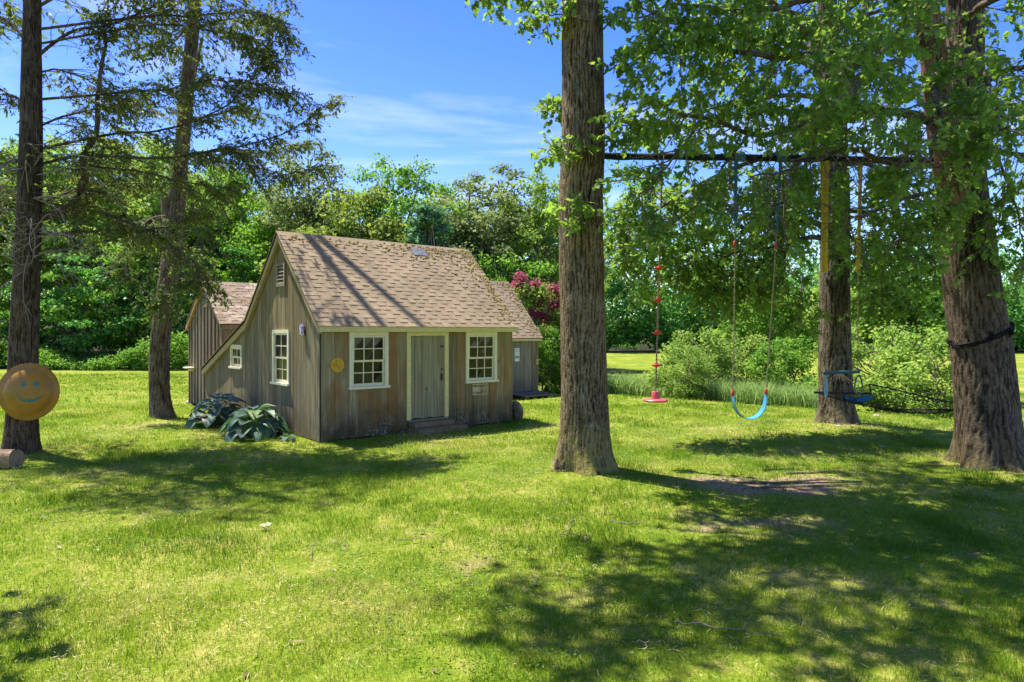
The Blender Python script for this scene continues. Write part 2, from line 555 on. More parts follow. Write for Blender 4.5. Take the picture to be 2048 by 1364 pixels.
def on_bank(x, y):
    s = np.maximum(y + 0.9 * x - 24.2, 1.6 * (x - 9.3))
    return ~((s > 1.5) & (s < 9.0) & (x > 2.6))
tag(link('grass', joined('grass', [blades(n_, ya, yb, wd, h0, h1, bend=bend, keep=on_bank) for n_, ya, yb, wd, h0, h1, bend in [
        (80000, 3.2, 5.2, 0.0036, 0.025, 0.068, True),
        (120000, 5.2, 8.2, 0.0040, 0.025, 0.066, True),
        (130000, 8.2, 12.5, 0.0050, 0.035, 0.075, False),
        (120000, 12.5, 19, 0.0075, 0.035, 0.075, False),
        (90000, 19, 33, 0.013, 0.04, 0.08, False)]], M_GRASS)), kind='stuff')

# tall reedy grass in the hollow beyond the bank
M_REED = leaf_mat('reed', [(0, (0.10, 0.19, 0.06)), (0.5, (0.21, 0.32, 0.085)), (1, (0.40, 0.47, 0.17))], (0.34, 0.5, 0.13), 0.5)
def in_hollow(x, y):
    s = y + 0.9 * x - 24.2
    return (s > 2.0 + 1.2 * vnoise(x, y, 0.5, 6)) & (s < 8.5 + 2 * vnoise(x, y, 0.4, 7)) & (x > 2.7) & (x < 0.475 * y)
tag(link('tall_grass', joined('tall_grass', [blades(190000, 14, 32, 0.012, 0.40, 0.78, bend=True, keep=in_hollow, xlim=(2.6, 16))], M_REED)), kind='stuff')

# fallen leaves and chips of bark in the thin spots
n_ = 5200
y_ = np.sqrt(rng.uniform(3.3 ** 2, 12 ** 2, n_)); x_ = rng.uniform(-0.8, 0.8, n_) * y_
k_ = (rng.random(n_) < dirt(x_, y_) * 0.9 + 0.07) & ~inside_building(x_, y_)
x_, y_ = x_[k_], y_[k_]; n_ = len(x_)
a_ = rng.uniform(0, 6.28, n_); L_ = rng.uniform(0.012, 0.045, n_); W_ = L_ * rng.uniform(0.2, 0.6, n_)
t_ = np.stack([np.cos(a_), np.sin(a_), rng.uniform(-.3, .5, n_)], -1); s_ = np.stack([-np.sin(a_), np.cos(a_), rng.uniform(-.4, .4, n_)], -1)
c_ = np.stack([x_, y_, ground(x_, y_) + 0.022], -1)
vv = np.stack([c_ - t_ * L_[:, None], c_ + s_ * W_[:, None], c_ + t_ * L_[:, None], c_ - s_ * W_[:, None]], 1).reshape(-1, 3)
M_LITTER = leaf_mat('litter', [(0, (0.07, 0.045, 0.025)), (0.5, (0.2, 0.14, 0.085)), (1, (0.42, 0.36, 0.27))], (0.2, 0.15, 0.08), 0.1)
tag(link('leaf_litter', np_mesh('leaf_litter', vv, np.arange(4 * n_), np.full(n_, 4), M_LITTER)), kind='stuff')

# pale thatch lying in the grass, and clover in patches
def lying(n, y0, y1, Lr, Wr, hz, keepf):
    y_ = np.sqrt(rng.uniform(y0 ** 2, y1 ** 2, n)); x_ = rng.uniform(-0.8, 0.8, n) * y_
    k_ = keepf(x_, y_) & ~inside_building(x_, y_); x_, y_ = x_[k_], y_[k_]; n = len(x_)
    a_ = rng.uniform(0, 6.28, n); L_ = rng.uniform(*Lr, n); W_ = rng.uniform(*Wr, n) * (0.6 + 0.07 * y_)
    t_ = np.stack([np.cos(a_), np.sin(a_), rng.uniform(-.25, .45, n)], -1); s_ = np.stack([-np.sin(a_), np.cos(a_), rng.uniform(-.3, .3, n)], -1)
    c_ = np.stack([x_, y_, ground(x_, y_) + rng.uniform(*hz, n)], -1)
    return np.stack([c_ - t_ * L_[:, None], c_ + s_ * W_[:, None], c_ + t_ * L_[:, None], c_ - s_ * W_[:, None]], 1).reshape(-1, 3), n
vv, n_ = lying(65000, 3.3, 15, (.012, .04), (.0014, .003), (.012, .045), lambda x, y: rng.random(len(x)) < 0.15 + 0.85 * sstep(.42, .62, 1 - (0.5 * vnoise(x, y, 0.75, 51) + 0.3 * vnoise(x, y, 2.3, 52) + 0.2 * vnoise(x, y, 7.0, 53))))
M_THATCH = leaf_mat('thatch', [(0, (0.22, 0.19, 0.07)), (0.5, (0.40, 0.34, 0.15)), (1, (0.56, 0.50, 0.30))], (0.4, 0.35, 0.12), 0.25)
tag(link('thatch', np_mesh('thatch', vv, np.arange(4 * n_), np.full(n_, 4), M_THATCH)), kind='stuff')
vv, n_ = lying(60000, 3.3, 11, (.006, .013), (.006, .011), (.03, .06), lambda x, y: vnoise(x, y, 0.8, 61) * .5 + vnoise(x, y, 2.9, 62) * .5 > .6)
tag(link('clover', np_mesh('clover', vv, np.arange(4 * n_), np.full(n_, 4), leaf_mat('clover', [(0, (0.055, 0.15, 0.008)), (0.6, (0.11, 0.23, 0.014)), (1, (0.2, 0.32, 0.03))], (0.26, 0.42, 0.02), 0.35))), kind='stuff')

# ------------------------------------------------------------------ plant helpers
def unit(a): return a / np.maximum(np.linalg.norm(a, axis=-1, keepdims=True), 1e-9)

OAK = [(0, 0), (0.05, 0.16), (0.24, 0.24), (0.12, 0.40), (0.36, 0.58), (0.15, 0.66), (0.20, 0.86), (0, 1.0)]
OAK = np.array(OAK + [(-x, y) for x, y in OAK[-2:0:-1]])
OAK_SMALL = np.array([(0, 0), (0.26, 0.3), (0.12, 0.45), (0.30, 0.68), (0, 1.0), (-0.30, 0.62), (-0.12, 0.5), (-0.24, 0.26)])
DIAMOND = np.array([(0, 0), (0.36, 0.45), (0, 1.0), (-0.36, 0.5)])
NEEDLE = np.array([(-0.10, 0), (0.10, 0), (0.12, 0.6), (0, 1.0), (-0.12, 0.6)])

def leaf_cloud(pos, axis_, nrm, size, shape, fold=0.12):
    """verts of one leaf polygon per position, axis = from stalk to tip"""
    axis_ = unit(axis_); side = unit(np.cross(axis_, nrm)); nr = np.cross(side, axis_)
    sh = shape
    zc = fold * np.abs(sh[:, 0]) - 0.12 * sh[:, 1] ** 2
    v = pos[:, None] + size[:, None, None] * (sh[None, :, :1] * side[:, None] + sh[None, :, 1:2] * axis_[:, None] + zc[None, :, None] * nr[:, None])
    return v.reshape(-1, 3)

def leaf_mesh(name, pos, axis_, nrm, size, shape, mat):
    n, k = len(pos), len(shape)
    return np_mesh(name, leaf_cloud(pos, axis_, nrm, size, shape), np.arange(n * k), np.full(n, k), mat)

def tubes_mesh(name, tubes, mat, n=6):
    """tubes: list of (points, radii); one smooth mesh"""
    V_, F_, base = [], [], 0
    ang = np.arange(n) * 2 * np.pi / n
    ca, sa = np.cos(ang), np.sin(ang)
    for pts, rad in tubes:
        pts = np.asarray(pts, float); rad = np.asarray(rad, float); m = len(pts)
        d = unit(np.gradient(pts, axis=0))
        ref = np.where(np.abs(d[:, 2:3]) < 0.9, np.array([[0, 0, 1.0]]), np.array([[1.0, 0, 0]]))
        a = unit(np.cross(d, ref)); b_ = np.cross(d, a)
        v = pts[:, None] + rad[:, None, None] * (ca[None, :, None] * a[:, None] + sa[None, :, None] * b_[:, None])
        V_.append(v.reshape(-1, 3))
        i, k = np.meshgrid(np.arange(m - 1), np.arange(n), indexing='ij')
        k2 = (k + 1) % n
        F_.append((base + np.stack([i * n + k, i * n + k2, (i + 1) * n + k2, (i + 1) * n + k], -1)).reshape(-1, 4))
        base += m * n
    F_ = np.concatenate(F_)
    return np_mesh(name, np.concatenate(V_), F_, np.full(len(F_), 4), mat, True)

def spline(pts, m):
    """Catmull-Rom through the points, m samples"""
    pts = np.asarray(pts, float)
    if len(pts) == 2:
        t = np.linspace(0, 1, m)[:, None]
        return pts[0] * (1 - t) + pts[1] * t
    e = np.vstack([2 * pts[0] - pts[1], pts, 2 * pts[-1] - pts[-2]])
    t = np.linspace(0, len(pts) - 1 - 1e-6, m)
    i = t.astype(int); f = (t - i)[:, None]
    p0, p1, p2, p3 = e[i], e[i + 1], e[i + 2], e[i + 3]
    return 0.5 * (2 * p1 + (p2 - p0) * f + (2 * p0 - 5 * p1 + 4 * p2 - p3) * f ** 2 + (3 * p1 - p0 - 3 * p2 + p3) * f ** 3)

def trunk_mesh(name, pts, radii, mat, ridges=26, amp=0.035, flare=0.45, nth=132, nz=150, fh=0.28, seed=1, lobes=5):
    """a trunk with real furrowed bark: centre line, radii, flared foot with root lobes"""
    c = spline(pts, nz); s = np.linspace(0, len(radii) - 1, nz)
    r = np.interp(s, np.arange(len(radii)), radii)
    th = np.arange(nth) * 2 * np.pi / nth
    h = c[:, 2] - c[0, 2]
    T, Hh = np.meshgrid(th, h)
    ph = seed * 1.7
    fl = flare * np.exp(-Hh / fh) * (1 + 0.55 * np.cos(lobes * T + ph) + 0.3 * np.cos((lobes - 2) * T + 2 * ph))
    ws = r.mean()
    wob = vnoise(T * 4 / (2 * np.pi) * 1.0 + 50, Hh * 0.6 + 9, 1.0, seed) - 0.5
    # plates: ridge phase drifts with height, ridges merge and part
    drift = 2.4 * (vnoise(np.cos(T) * 2.2 + 40, Hh * 1.6 + np.sin(T) * 2.2 + 40, 1.0, seed + 1) - 0.5) + 1.2 * (vnoise(np.cos(T) * 6 + 40, Hh * 5 + np.sin(T) * 6 + 40, 1.0, seed + 2) - 0.5)
    rid = np.abs(np.sin(ridges * T / 2 + drift * 2.6)) ** 0.7 - 0.6
    brk = vnoise(np.cos(T) * 11 + 70, Hh * 9 + np.sin(T) * 11 + 70, 1.0, seed + 3) * .6 + vnoise(np.cos(T) * 24 + 70, Hh * 22 + np.sin(T) * 24 + 70, 1.0, seed + 5) * .4 - 0.5
    rad = r[:, None] * (1 + fl + 0.10 * wob) + ws * amp * (rid * 1.2 + brk * 2.2)
    v = np.stack([c[:, :1] + rad * np.cos(T), c[:, 1:2] + rad * np.sin(T), np.repeat(c[:, 2:3], nth, 1)], -1)
    i, k = np.meshgrid(np.arange(nz - 1), np.arange(nth), indexing='ij')
    k2 = (k + 1) % nth
    f = np.stack([i * nth + k, i * nth + k2, (i + 1) * nth + k2, (i + 1) * nth + k], -1).reshape(-1, 4)
    me = np_mesh(name, v, f, np.full(len(f), 4), mat, True)
    at_ = me.attributes.new('furrow', 'FLOAT', 'POINT')
    at_.data.foreach_set('value', np.clip(0.25 - rid - 1.1 * brk, 0, 1).astype(np.float32).ravel())
    return me

def rand_dirs(n):
    v = rng.normal(size=(n, 3))
    return unit(v)

# colours
M_OAKBARK = bark_mat('oak_bark', (0.02, 0.013, 0.007), (0.108, 0.076, 0.040), (0.25, 0.188, 0.106), (34, 34, 9.0), moss=1.0, lichen=0.28, mossz=0.85)
M_OAKBARK2 = bark_mat('dark_oak_bark', (0.018, 0.013, 0.009), (0.07, 0.05, 0.033), (0.155, 0.115, 0.08), (30, 30, 9), moss=0.3)
M_GREYBARK = bark_mat('lichen_bark', (0.016, 0.012, 0.008), (0.07, 0.054, 0.034), (0.18, 0.15, 0.10), (22, 22, 14), moss=0.3, lichen=0.3)
M_CEDARBARK = bark_mat('conifer_bark', (0.016, 0.011, 0.007), (0.062, 0.042, 0.027), (0.135, 0.098, 0.068), (34, 34, 5), lichen=0.15)
M_PALEBARK = bark_mat('pale_bark', (0.03, 0.021, 0.013), (0.105, 0.075, 0.046), (0.21, 0.165, 0.11), (28, 28, 9), lichen=0.2)
M_FARBARK = bark_mat('woodland_bark', (0.05, 0.04, 0.03), (0.14, 0.11, 0.085), (0.26, 0.22, 0.18), (8, 8, 1.5))
M_TWIG = plain('twig', (0.17, 0.14, 0.11), 0.9, 0.1)
M_OAKLEAF = leaf_mat('oak_leaf', [(0, (0.050, 0.115, 0.026)), (0.4, (0.115, 0.22, 0.038)), (0.75, (0.215, 0.335, 0.058)), (1, (0.34, 0.44, 0.10))], (0.36, 0.58, 0.05), 0.5, 0.5, 0.25)
G_MID = [(0, (0.045, 0.132, 0.020)), (0.5, (0.127, 0.291, 0.035)), (1, (0.339, 0.479, 0.064))]
G_DARK = [(0, (0.039, 0.140, 0.036)), (0.5, (0.098, 0.279, 0.050)), (1, (0.234, 0.455, 0.087))]
G_YELL = [(0, (0.07, 0.12, 0.02)), (0.5, (0.16, 0.22, 0.035)), (1, (0.29, 0.33, 0.075))]
G_LIGHT = [(0, (0.088, 0.186, 0.031)), (0.5, (0.219, 0.351, 0.054)), (1, (0.436, 0.526, 0.117))]
G_BLUE = [(0, (0.044, 0.135, 0.065)), (0.5, (0.106, 0.258, 0.108)), (1, (0.241, 0.405, 0.162))]
G_OLIVE = [(0, (0.081, 0.135, 0.039)), (0.5, (0.204, 0.257, 0.086)), (1, (0.408, 0.413, 0.170))]
M_MID = leaf_mat('leaf_mid', G_MID, (0.25, 0.45, 0.03), 0.5)
M_DARK = leaf_mat('leaf_dark', G_DARK, (0.15, 0.36, 0.03), 0.45)
M_YELL = leaf_mat('leaf_yellow_green', G_YELL, (0.34, 0.46, 0.05), 0.48)
M_LIGHT = leaf_mat('leaf_light', G_LIGHT, (0.34, 0.5, 0.07), 0.5)
M_BLUE = leaf_mat('pine_needles', G_BLUE, (0.12, 0.28, 0.08), 0.32)
M_OLIVE = leaf_mat('leaf_olive', G_OLIVE, (0.26, 0.36, 0.08), 0.45)
M_RED = leaf_mat('leaf_red', [(0, (0.19, 0.04, 0.065)), (0.6, (0.42, 0.09, 0.15)), (1, (0.58, 0.28, 0.27))], (0.6, 0.12, 0.2), 0.45)
M_HEM = leaf_mat('hemlock_needles', [(0, (0.030, 0.055, 0.015)), (0.45, (0.080, 0.125, 0.025)), (0.75, (0.18, 0.21, 0.035)), (1, (0.32, 0.32, 0.06))], (0.32, 0.40, 0.05), 0.42, 0.5, 0.3, 0.9)

# ------------------------------------------------------------------ generators for limbs, twigs and leaves
def frame_px(p):
    """photo pixel of world points (n,3)"""
    p = np.asarray(p, float)
    return CX + F * p[:, 0] / p[:, 1], HZ - F * (p[:, 2] - H) / p[:, 1]

def grow(limbs, n_branch, blen, n_twig, tlen, n_leaf, lsize, droop=0.15, t0=0.15, rb=0.014, flat=0.75, keep=None):
    """limbs: (points, radii). Side branches, twigs on them, leaves on the twigs. Returns tubes and leaf arrays."""
    tubes, LP, LA, LN = [], [], [], []
    for pts, rad in limbs:
        pts = np.asarray(pts); m = len(pts)
        seg = np.linalg.norm(np.diff(pts, axis=0), axis=1).sum()
        nb = max(2, int(n_branch * seg))
        for ib in range(nb):
            t = t0 + (1 - t0) * (ib + rng.random()) / nb
            f = t * (m - 1); i = min(int(f), m - 2)
            p = pts[i] + (pts[i + 1] - pts[i]) * (f - i)
            d = unit(pts[i + 1] - pts[i])
            pr = rand_dirs(1)[0]; pr[2] *= flat
            pr = unit(pr - d * pr.dot(d))
            dr = unit(d * rng.uniform(0.2, 0.9) + pr + np.array([0, 0, 0.12 - droop * rng.random()]))
            L = blen * rng.uniform(0.45, 1.15) * (1.1 - 0.5 * t)
            k = 6
            s = np.linspace(0, 1, k)[:, None]
            c1 = unit(rng.normal(size=3)) * 0.22
            bp = p + dr * L * s + c1 * L * (s * (1 - s)) * 1.5 + np.array([0, 0, -droop]) * L * s ** 2
            if keep is not None and not keep(bp[-1]): continue
            tubes.append((bp, np.linspace(rb, rb * 0.35, k)))
            for it in range(n_twig):
                st = 0.2 + 0.8 * (it + rng.random()) / n_twig
                q = p + dr * L * st + c1 * L * (st * (1 - st)) * 1.5 + np.array([0, 0, -droop]) * L * st ** 2
                td = rand_dirs(1)[0]; td[2] *= 0.7
                td = unit(td + dr * 0.55)
                tl = tlen * rng.uniform(0.5, 1.2)
                e = q + td * tl + np.array([0, 0, -droop * 0.5 * tl])
                tubes.append((np.array([q, (q + e) / 2 + rng.normal(size=3) * 0.02, e]), np.array([rb * .35, rb * .25, rb * .12])))
                nl = max(2, int(rng.normal(n_leaf, n_leaf * 0.3)))
                sl_ = rng.uniform(0.25, 1.0, nl)[:, None]
                lp = q + (e - q) * sl_ + rng.normal(size=(nl, 3)) * 0.015
                la = rand_dirs(nl) * 0.9 + td * 0.7 + np.array([0, 0, -0.35])
                ln = rand_dirs(nl) * 0.75 + np.array([0, 0, 0.9])
                LP.append(lp); LA.append(la); LN.append(ln)
    LP, LA, LN = np.concatenate(LP), np.concatenate(LA), np.concatenate(LN)
    LS = lsize * rng.uniform(0.6, 1.2, len(LP))
    return tubes, LP, LA, LN, LS

def clumps(centers, radii, n_per, lsize, flat=0.65, up=0.6, pw=0.45, droop=0.2):
    c = np.repeat(np.asarray(centers, float), n_per, 0); r = np.repeat(np.asarray(radii, float), n_per)
    n = len(c)
    d = rand_dirs(n)
    rr = r * rng.random(n) ** pw
    pos = c + d * rr[:, None] * np.array([1, 1, flat])
    nr = unit(d * 0.6 + np.array([0, 0, up]) + rand_dirs(n) * 0.6)
    ax = rand_dirs(n) + np.array([0, 0, -droop])
    return pos, ax, nr, lsize * rng.uniform(0.6, 1.25, n)

def leaf_objects(parent, LP, LA, LN, LS, shape, mat, limit, foliage, thresh=None):
    kp = pruned(LP); LP, LA, LN, LS = LP[kp], LA[kp], LN[kp], LS[kp]
    """the largest-showing leaves become objects of their own (shared mesh), the rest one part"""
    px, py = frame_px(LP)
    size = LS * F / LP[:, 1]
    ok = (px > -10) & (px < 2058) & (py > -10) & (py < 1374) & (LP[:, 1] > 1)
    score = np.where(ok, size, -1)
    order = np.argsort(-score)
    sel = order[:limit]
    sel = sel[score[sel] > (thresh or 8)]
    rest = np.ones(len(LP), bool); rest[sel] = False
    zc = 0.12 * np.abs(shape[:, 0]) - 0.12 * shape[:, 1] ** 2
    me = np_mesh('leaf', np.column_stack([shape, zc]), np.arange(len(shape)), [len(shape)], mat)
    A = unit(LA); S = unit(np.cross(A, LN)); N = np.cross(S, A)
    for i in sel:
        o = link('leaf', me, parent)
        M = Matrix(((S[i][0], A[i][0], N[i][0], 0), (S[i][1], A[i][1], N[i][1], 0), (S[i][2], A[i][2], N[i][2], 0), (0, 0, 0, 1)))
        o.matrix_local = Matrix.Translation(Vector(LP[i]) - parent.location) @ M @ Matrix.Scale(float(LS[i]), 4)
    rp = LP[rest] - np.array(parent.location)
    tag(link('foliage', leaf_mesh('foliage', rp, LA[rest], LN[rest], LS[rest], OAK_SMALL, mat), parent), kind='stuff')

def pruned(LP, yb=10.15):
    """leaves kept clear of the bar and the swings' ropes (the boughs are trimmed there)"""
    px, py = frame_px(LP); near = (LP[:, 1] < yb) & (LP[:, 1] > 6)
    bad = (px > 1200) & (px < 1835) & (py > 302) & (py < 334)
    for x0, x1, y0, y1 in [(1450, 1492, 320, 520), (1535, 1580, 320, 520), (1626, 1672, 320, 560), (1698, 1740, 320, 560), (1290, 1345, 505, 620), (1455, 1482, 500, 660), (1533, 1563, 500, 660)]:
        bad |= (px > x0) & (px < x1) & (py > y0) & (py < y1)
    fork_ = (px > 1838) & (px < 1906) & (py > 170) & (py < 345) & (LP[:, 1] < 10.0) & (LP[:, 1] > 6) & (rng.random(len(px)) < 0.75)
    return ~((near & bad) | fork_)

def rel(tubes, o):
    l = np.array(o.location)
    return [(np.asarray(p) - l, r) for p, r in tubes]

def limb_objects(limbs_, mat, n, root):
    for lm in rel(limbs_, root): link('limb', tubes_mesh('limb', [lm], mat, n), root)

def limb(pxs, r0, r1, m=26):
    """limb through (px, py, Y) points"""
    p = spline([P(*q) for q in pxs], m)
    p = p + (np.stack([vnoise(np.arange(m) * 1.0, np.full(m, k * 9.3 + pxs[0][0]), 0.55, 77 + k) for k in range(3)], -1) - 0.5) * 0.12 * np.linspace(0, 1, m)[:, None]
    return p, np.linspace(r0, r1, m)

# ------------------------------------------------------------------ the oak that carries the bar (middle of the picture)
def vert_path(pxs, Yb):
    return [P(px, py, Yb) for px, py in pxs]
Yo = 9.75
root = empty('oak_tree', (1.04, Yo, gz(1.04, Yo) - 0.03))
tag(root, 'straight oak trunk in the sun with mossy flared foot, between the shed and the swings', 'tree')
tp = [Vector((1.045, Yo, root.location.z - 0.02))] + vert_path([(1169, 900), (1169, 800), (1165, 600), (1163, 420), (1166, 250), (1164, 60), (1165, -150), (1170, -420), (1180, -800)], Yo)
tp = [p - root.location for p in tp]
link('trunk', trunk_mesh('trunk', tp, [.345, .345, .338, .322, .31, .30, .29, .27, .24, .16], M_OAKBARK, 44, 0.022, 0.38, 150, 330, 0.27, 1, 5), root)
OC = np.array([1.2, Yo, 0.0])
limbs = []
for a_, z0, L_, rise in [(20, 7.4, 3.4, 2.4), (75, 8.2, 3.6, 2.6), (140, 9.5, 2.4, 2.6), (200, 9.2, 3.0, 2.2), (262, 7.9, 3.2, 2.4), (318, 7.3, 3.3, 2.1), (350, 9.6, 2.9, 2.9), (100, 10.4, 2.6, 3.0), (230, 10.6, 2.4, 3.0), (295, 10.2, 3.0, 2.5), (214, 7.7, 5.2, 2.0), (205, 8.6, 5.6, 1.4), (222, 7.9, 5.6, 1.5), (231, 9.2, 5.0, 1.2), (240, 8.2, 4.2, 1.6), (262, 8.8, 4.6, 1.4), (282, 8.0, 4.4, 1.6), (300, 9.0, 4.6, 1.6)]:
    d = np.array([math.cos(R(a_)), math.sin(R(a_)), 0])
    p0 = np.array([1.08, Yo, z0]); s = np.linspace(0, 1, 18)[:, None]
    limbs.append((p0 + d * L_ * s + np.array([0, 0, rise]) * s ** 0.8 + rng.normal(size=(18, 3)) * 0.04 * s, np.linspace(0.055, 0.012, 18)))
t1, LP, LA, LN, LS = grow(limbs, 4.6, 1.5, 7, 0.5, 9, 0.13, 0.1, 0.22, 0.016)
# low sprays against the trunk and at its left
low = [limb([(1168, -40, 9.5), (1090, -10, 9.2), (1010, -30, 9.0), (950, -5, 8.9)], 0.02, 0.006), limb([(1180, 40, 9.4), (1090, 30, 9.6), (1050, 60, 9.7)], 0.012, 0.004),
       limb([(1190, 305, 9.4), (1140, 300, 9.2), (1080, 300, 9.05)], 0.012, 0.004), limb([(1205, 425, 9.4), (1160, 430, 9.2), (1110, 440, 9.1)], 0.012, 0.004),
       limb([(1140, 215, 9.9), (1110, 210, 10.2), (1100, 222, 10.2)], 0.010, 0.004), limb([(1205, 150, 9.6), (1240, 130, 9.3), (1290, 140, 9.1)], 0.014, 0.005),
       limb([(1205, 60, 9.6), (1250, 20, 9.3), (1330, 30, 9.0)], 0.014, 0.005), limb([(1200, 260, 9.5), (1250, 250, 9.2), (1320, 280, 9.0)], 0.014, 0.005)]
t2, a1, a2, a3, a4 = grow(low, 13, 0.30, 3, 0.2, 6, 0.125, 0.1, 0.1, 0.006)
limb_objects(limbs + low, M_OAKBARK, 10, root)
link('twigs', tubes_mesh('twigs', rel(t1 + t2, root), M_TWIG, 4), root)
leaf_objects(root, np.concatenate([LP, a1]), np.concatenate([LA, a2]), np.concatenate([LN, a3]), np.concatenate([LS, a4]), OAK_SMALL, M_OAKLEAF, 250, 'foliage')
root.children[-1].name = 'foliage'

# ------------------------------------------------------------------ the leaning forked oak at the right
Yr = 10.1
root = empty('oak_tree', (7.05, Yr, gz(7.05, Yr) - 0.05))
tag(root, 'big leaning oak with forked stem and a dark strap round it, right of the hammock', 'tree')
tp = [Vector((7.12, Yr, root.location.z - 0.02))] + [P(*q) for q in [(1979, 880, Yr), (1972, 790, Yr), (1961, 690, Yr), (1945, 580, Yr), (1933, 470, Yr), (1924, 370, Yr + .05), (1926, 240, Yr + .1), (1929, 60, Yr + .15), (1931, -140, Yr + .1), (1936, -420, Yr), (1940, -700, Yr)]]
tp = [p - root.location for p in tp]
link('trunk', trunk_mesh('trunk', tp, [.425, .40, .39, .378, .362, .348, .32, .27, .25, .23, .2, .12], M_OAKBARK2, 36, 0.028, 0.42, 150, 300, 0.32, 4, 5), root)
fork = spline([P(*q) - root.location for q in [(1922, 440, Yr - .06), (1895, 340, Yr - .1), (1880, 240, Yr - .2), (1868, 120, Yr - .3), (1852, 20, Yr - .4), (1846, -140, Yr - .5), (1835, -400, Yr - .6)]], 120)
link('stem', trunk_mesh('stem', [Vector(q) for q in fork[::6]], [.21, .2, .19, .18, .17, .15, .1], bark_mat('fork_bark', (0.06, 0.035, 0.02), (0.19, 0.105, 0.055), (0.30, 0.19, 0.115), (20, 20, 2.4)), 20, 0.03, 0.0, 80, 120, 0.3, 6), root)
limbs = [
    limb([(1905, 260, 10.0), (1800, 225, 9.7), (1715, 222, 9.3), (1640, 240, 9.1), (1570, 262, 8.9), (1510, 265, 8.7), (1430, 245, 8.6), (1345, 222, 8.5), (1280, 190, 8.4)], .065, .012),
    limb([(1850, 85, 9.8), (1740, 95, 9.4), (1650, 105, 9.0), (1560, 115, 8.7), (1470, 100, 8.4), (1390, 85, 8.2), (1300, 95, 8.0)], .06, .012),
    limb([(1850, 0, 9.6), (1740, -30, 9.1), (1620, 0, 8.7), (1500, 20, 8.4), (1380, 10, 8.1), (1270, 30, 7.9)], .06, .012),
    limb([(1890, 330, 9.9), (1790, 330, 9.3), (1700, 300, 8.8), (1600, 330, 8.5), (1500, 360, 8.2)], .045, .01),
    limb([(1900, 380, 9.9), (1830, 390, 9.2), (1750, 420, 8.7), (1680, 455, 8.4)], .035, .008),
    limb([(1935, 200, 9.9), (1990, 150, 9.3), (2060, 130, 8.8), (2150, 110, 8.4)], .06, .012),
    limb([(1945, 300, 9.9), (2000, 300, 9.4), (2070, 330, 9.0), (2140, 380, 8.7)], .05, .01),
    limb([(1925, 40, 9.9), (1985, 0, 9.3), (2070, -20, 8.8), (2160, -40, 8.4)], .06, .012),
    limb([(1850, 40, 9.5), (1800, 60, 8.4), (1750, 120, 7.6), (1700, 190, 7.0)], .05, .01),
    limb([(1870, 150, 9.6), (1870, 190, 8.5), (1880, 260, 7.8), (1860, 330, 7.3)], .045, .01),
    limb([(1925, 90, 9.8), (1960, 130, 8.8), (1990, 200, 8.0), (2010, 260, 7.4)], .045, .01),
    limb([(1400, 240, 8.6), (1360, 300, 8.5), (1310, 360, 8.5), (1260, 410, 8.6)], .02, .006),
    limb([(1500, 265, 8.7), (1450, 330, 8.6), (1400, 400, 8.7), (1340, 450, 8.8)], .02, .006),
    limb([(1640, 240, 9.1), (1610, 330, 8.8), (1560, 400, 8.7), (1520, 440, 8.7)], .02, .006),
    limb([(1870, 400, 9.8), (1850, 440, 9.3), (1810, 480, 9.0), (1770, 500, 8.8)], .02, .006),
    limb([(1990, 300, 9.6), (2020, 380, 9.4), (2040, 450, 9.3), (2070, 520, 9.2)], .02, .006),
]
high = []
for a_, z0, L_, rise in [(15, 7.5, 4.2, 2.5), (70, 8, 4, 2.5), (120, 7.6, 4.2, 2.2), (165, 8.0, 4.4, 2.0), (205, 7.6, 4.6, 1.6), (250, 7.6, 4.2, 1.8), (300, 8.2, 4.2, 2.2), (345, 8.5, 3.8, 2.8), (180, 9.3, 4.0, 2.6), (225, 9.4, 4.2, 2.4)]:
    d = np.array([math.cos(R(a_)), math.sin(R(a_)), 0]); s = np.linspace(0, 1, 18)[:, None]
    high.append((np.array([6.6, Yr - .2, z0]) + d * L_ * s + np.array([0, 0, rise]) * s ** 0.8, np.linspace(0.06, 0.012, 18)))
for pts_ in [[(4.6, 8.9), (4.1, 8.75), (3.5, 8.72), (2.9, 8.62)], [(4.9, 9.35), (4.4, 9.5), (3.8, 9.45)], [(4.6, 9.0), (4.0, 9.0), (3.3, 8.9), (2.6, 8.95)]]:
    q = spline([(x, y, 0) for x, y in pts_], 40); q[:, 1] += 0.10 * (vnoise(q[:, 0], q[:, 1], 2.2, 12) - .5) * 2
    q[:, 2] = ground(q[:, 0], q[:, 1]) - 0.012 + 0.05 * (vnoise(q[:, 0], q[:, 1], 1.8, 13) - .35)
    link('surface_root', tubes_mesh('surface_root', rel([(q, np.linspace(.04, .014, 40))], root), M_GREYBARK, 8), root)
t1, LP, LA, LN, LS = grow(limbs, 7.0, 0.95, 7, 0.34, 11, 0.108, 0.22, 0.12, 0.011)
t2, b1, b2, b3, b4 = grow(high, 1.25, 1.6, 6, 0.5, 7, 0.15, 0.1, 0.25, 0.016)
limb_objects(limbs + high, M_OAKBARK2, 10, root)
link('twigs', tubes_mesh('twigs', rel(t1 + t2, root), M_TWIG, 4), root)
leaf_objects(root, np.concatenate([LP, b1]), np.concatenate([LA, b2]), np.concatenate([LN, b3]), np.concatenate([LS, b4]), OAK, M_OAKLEAF, 300, 'foliage')

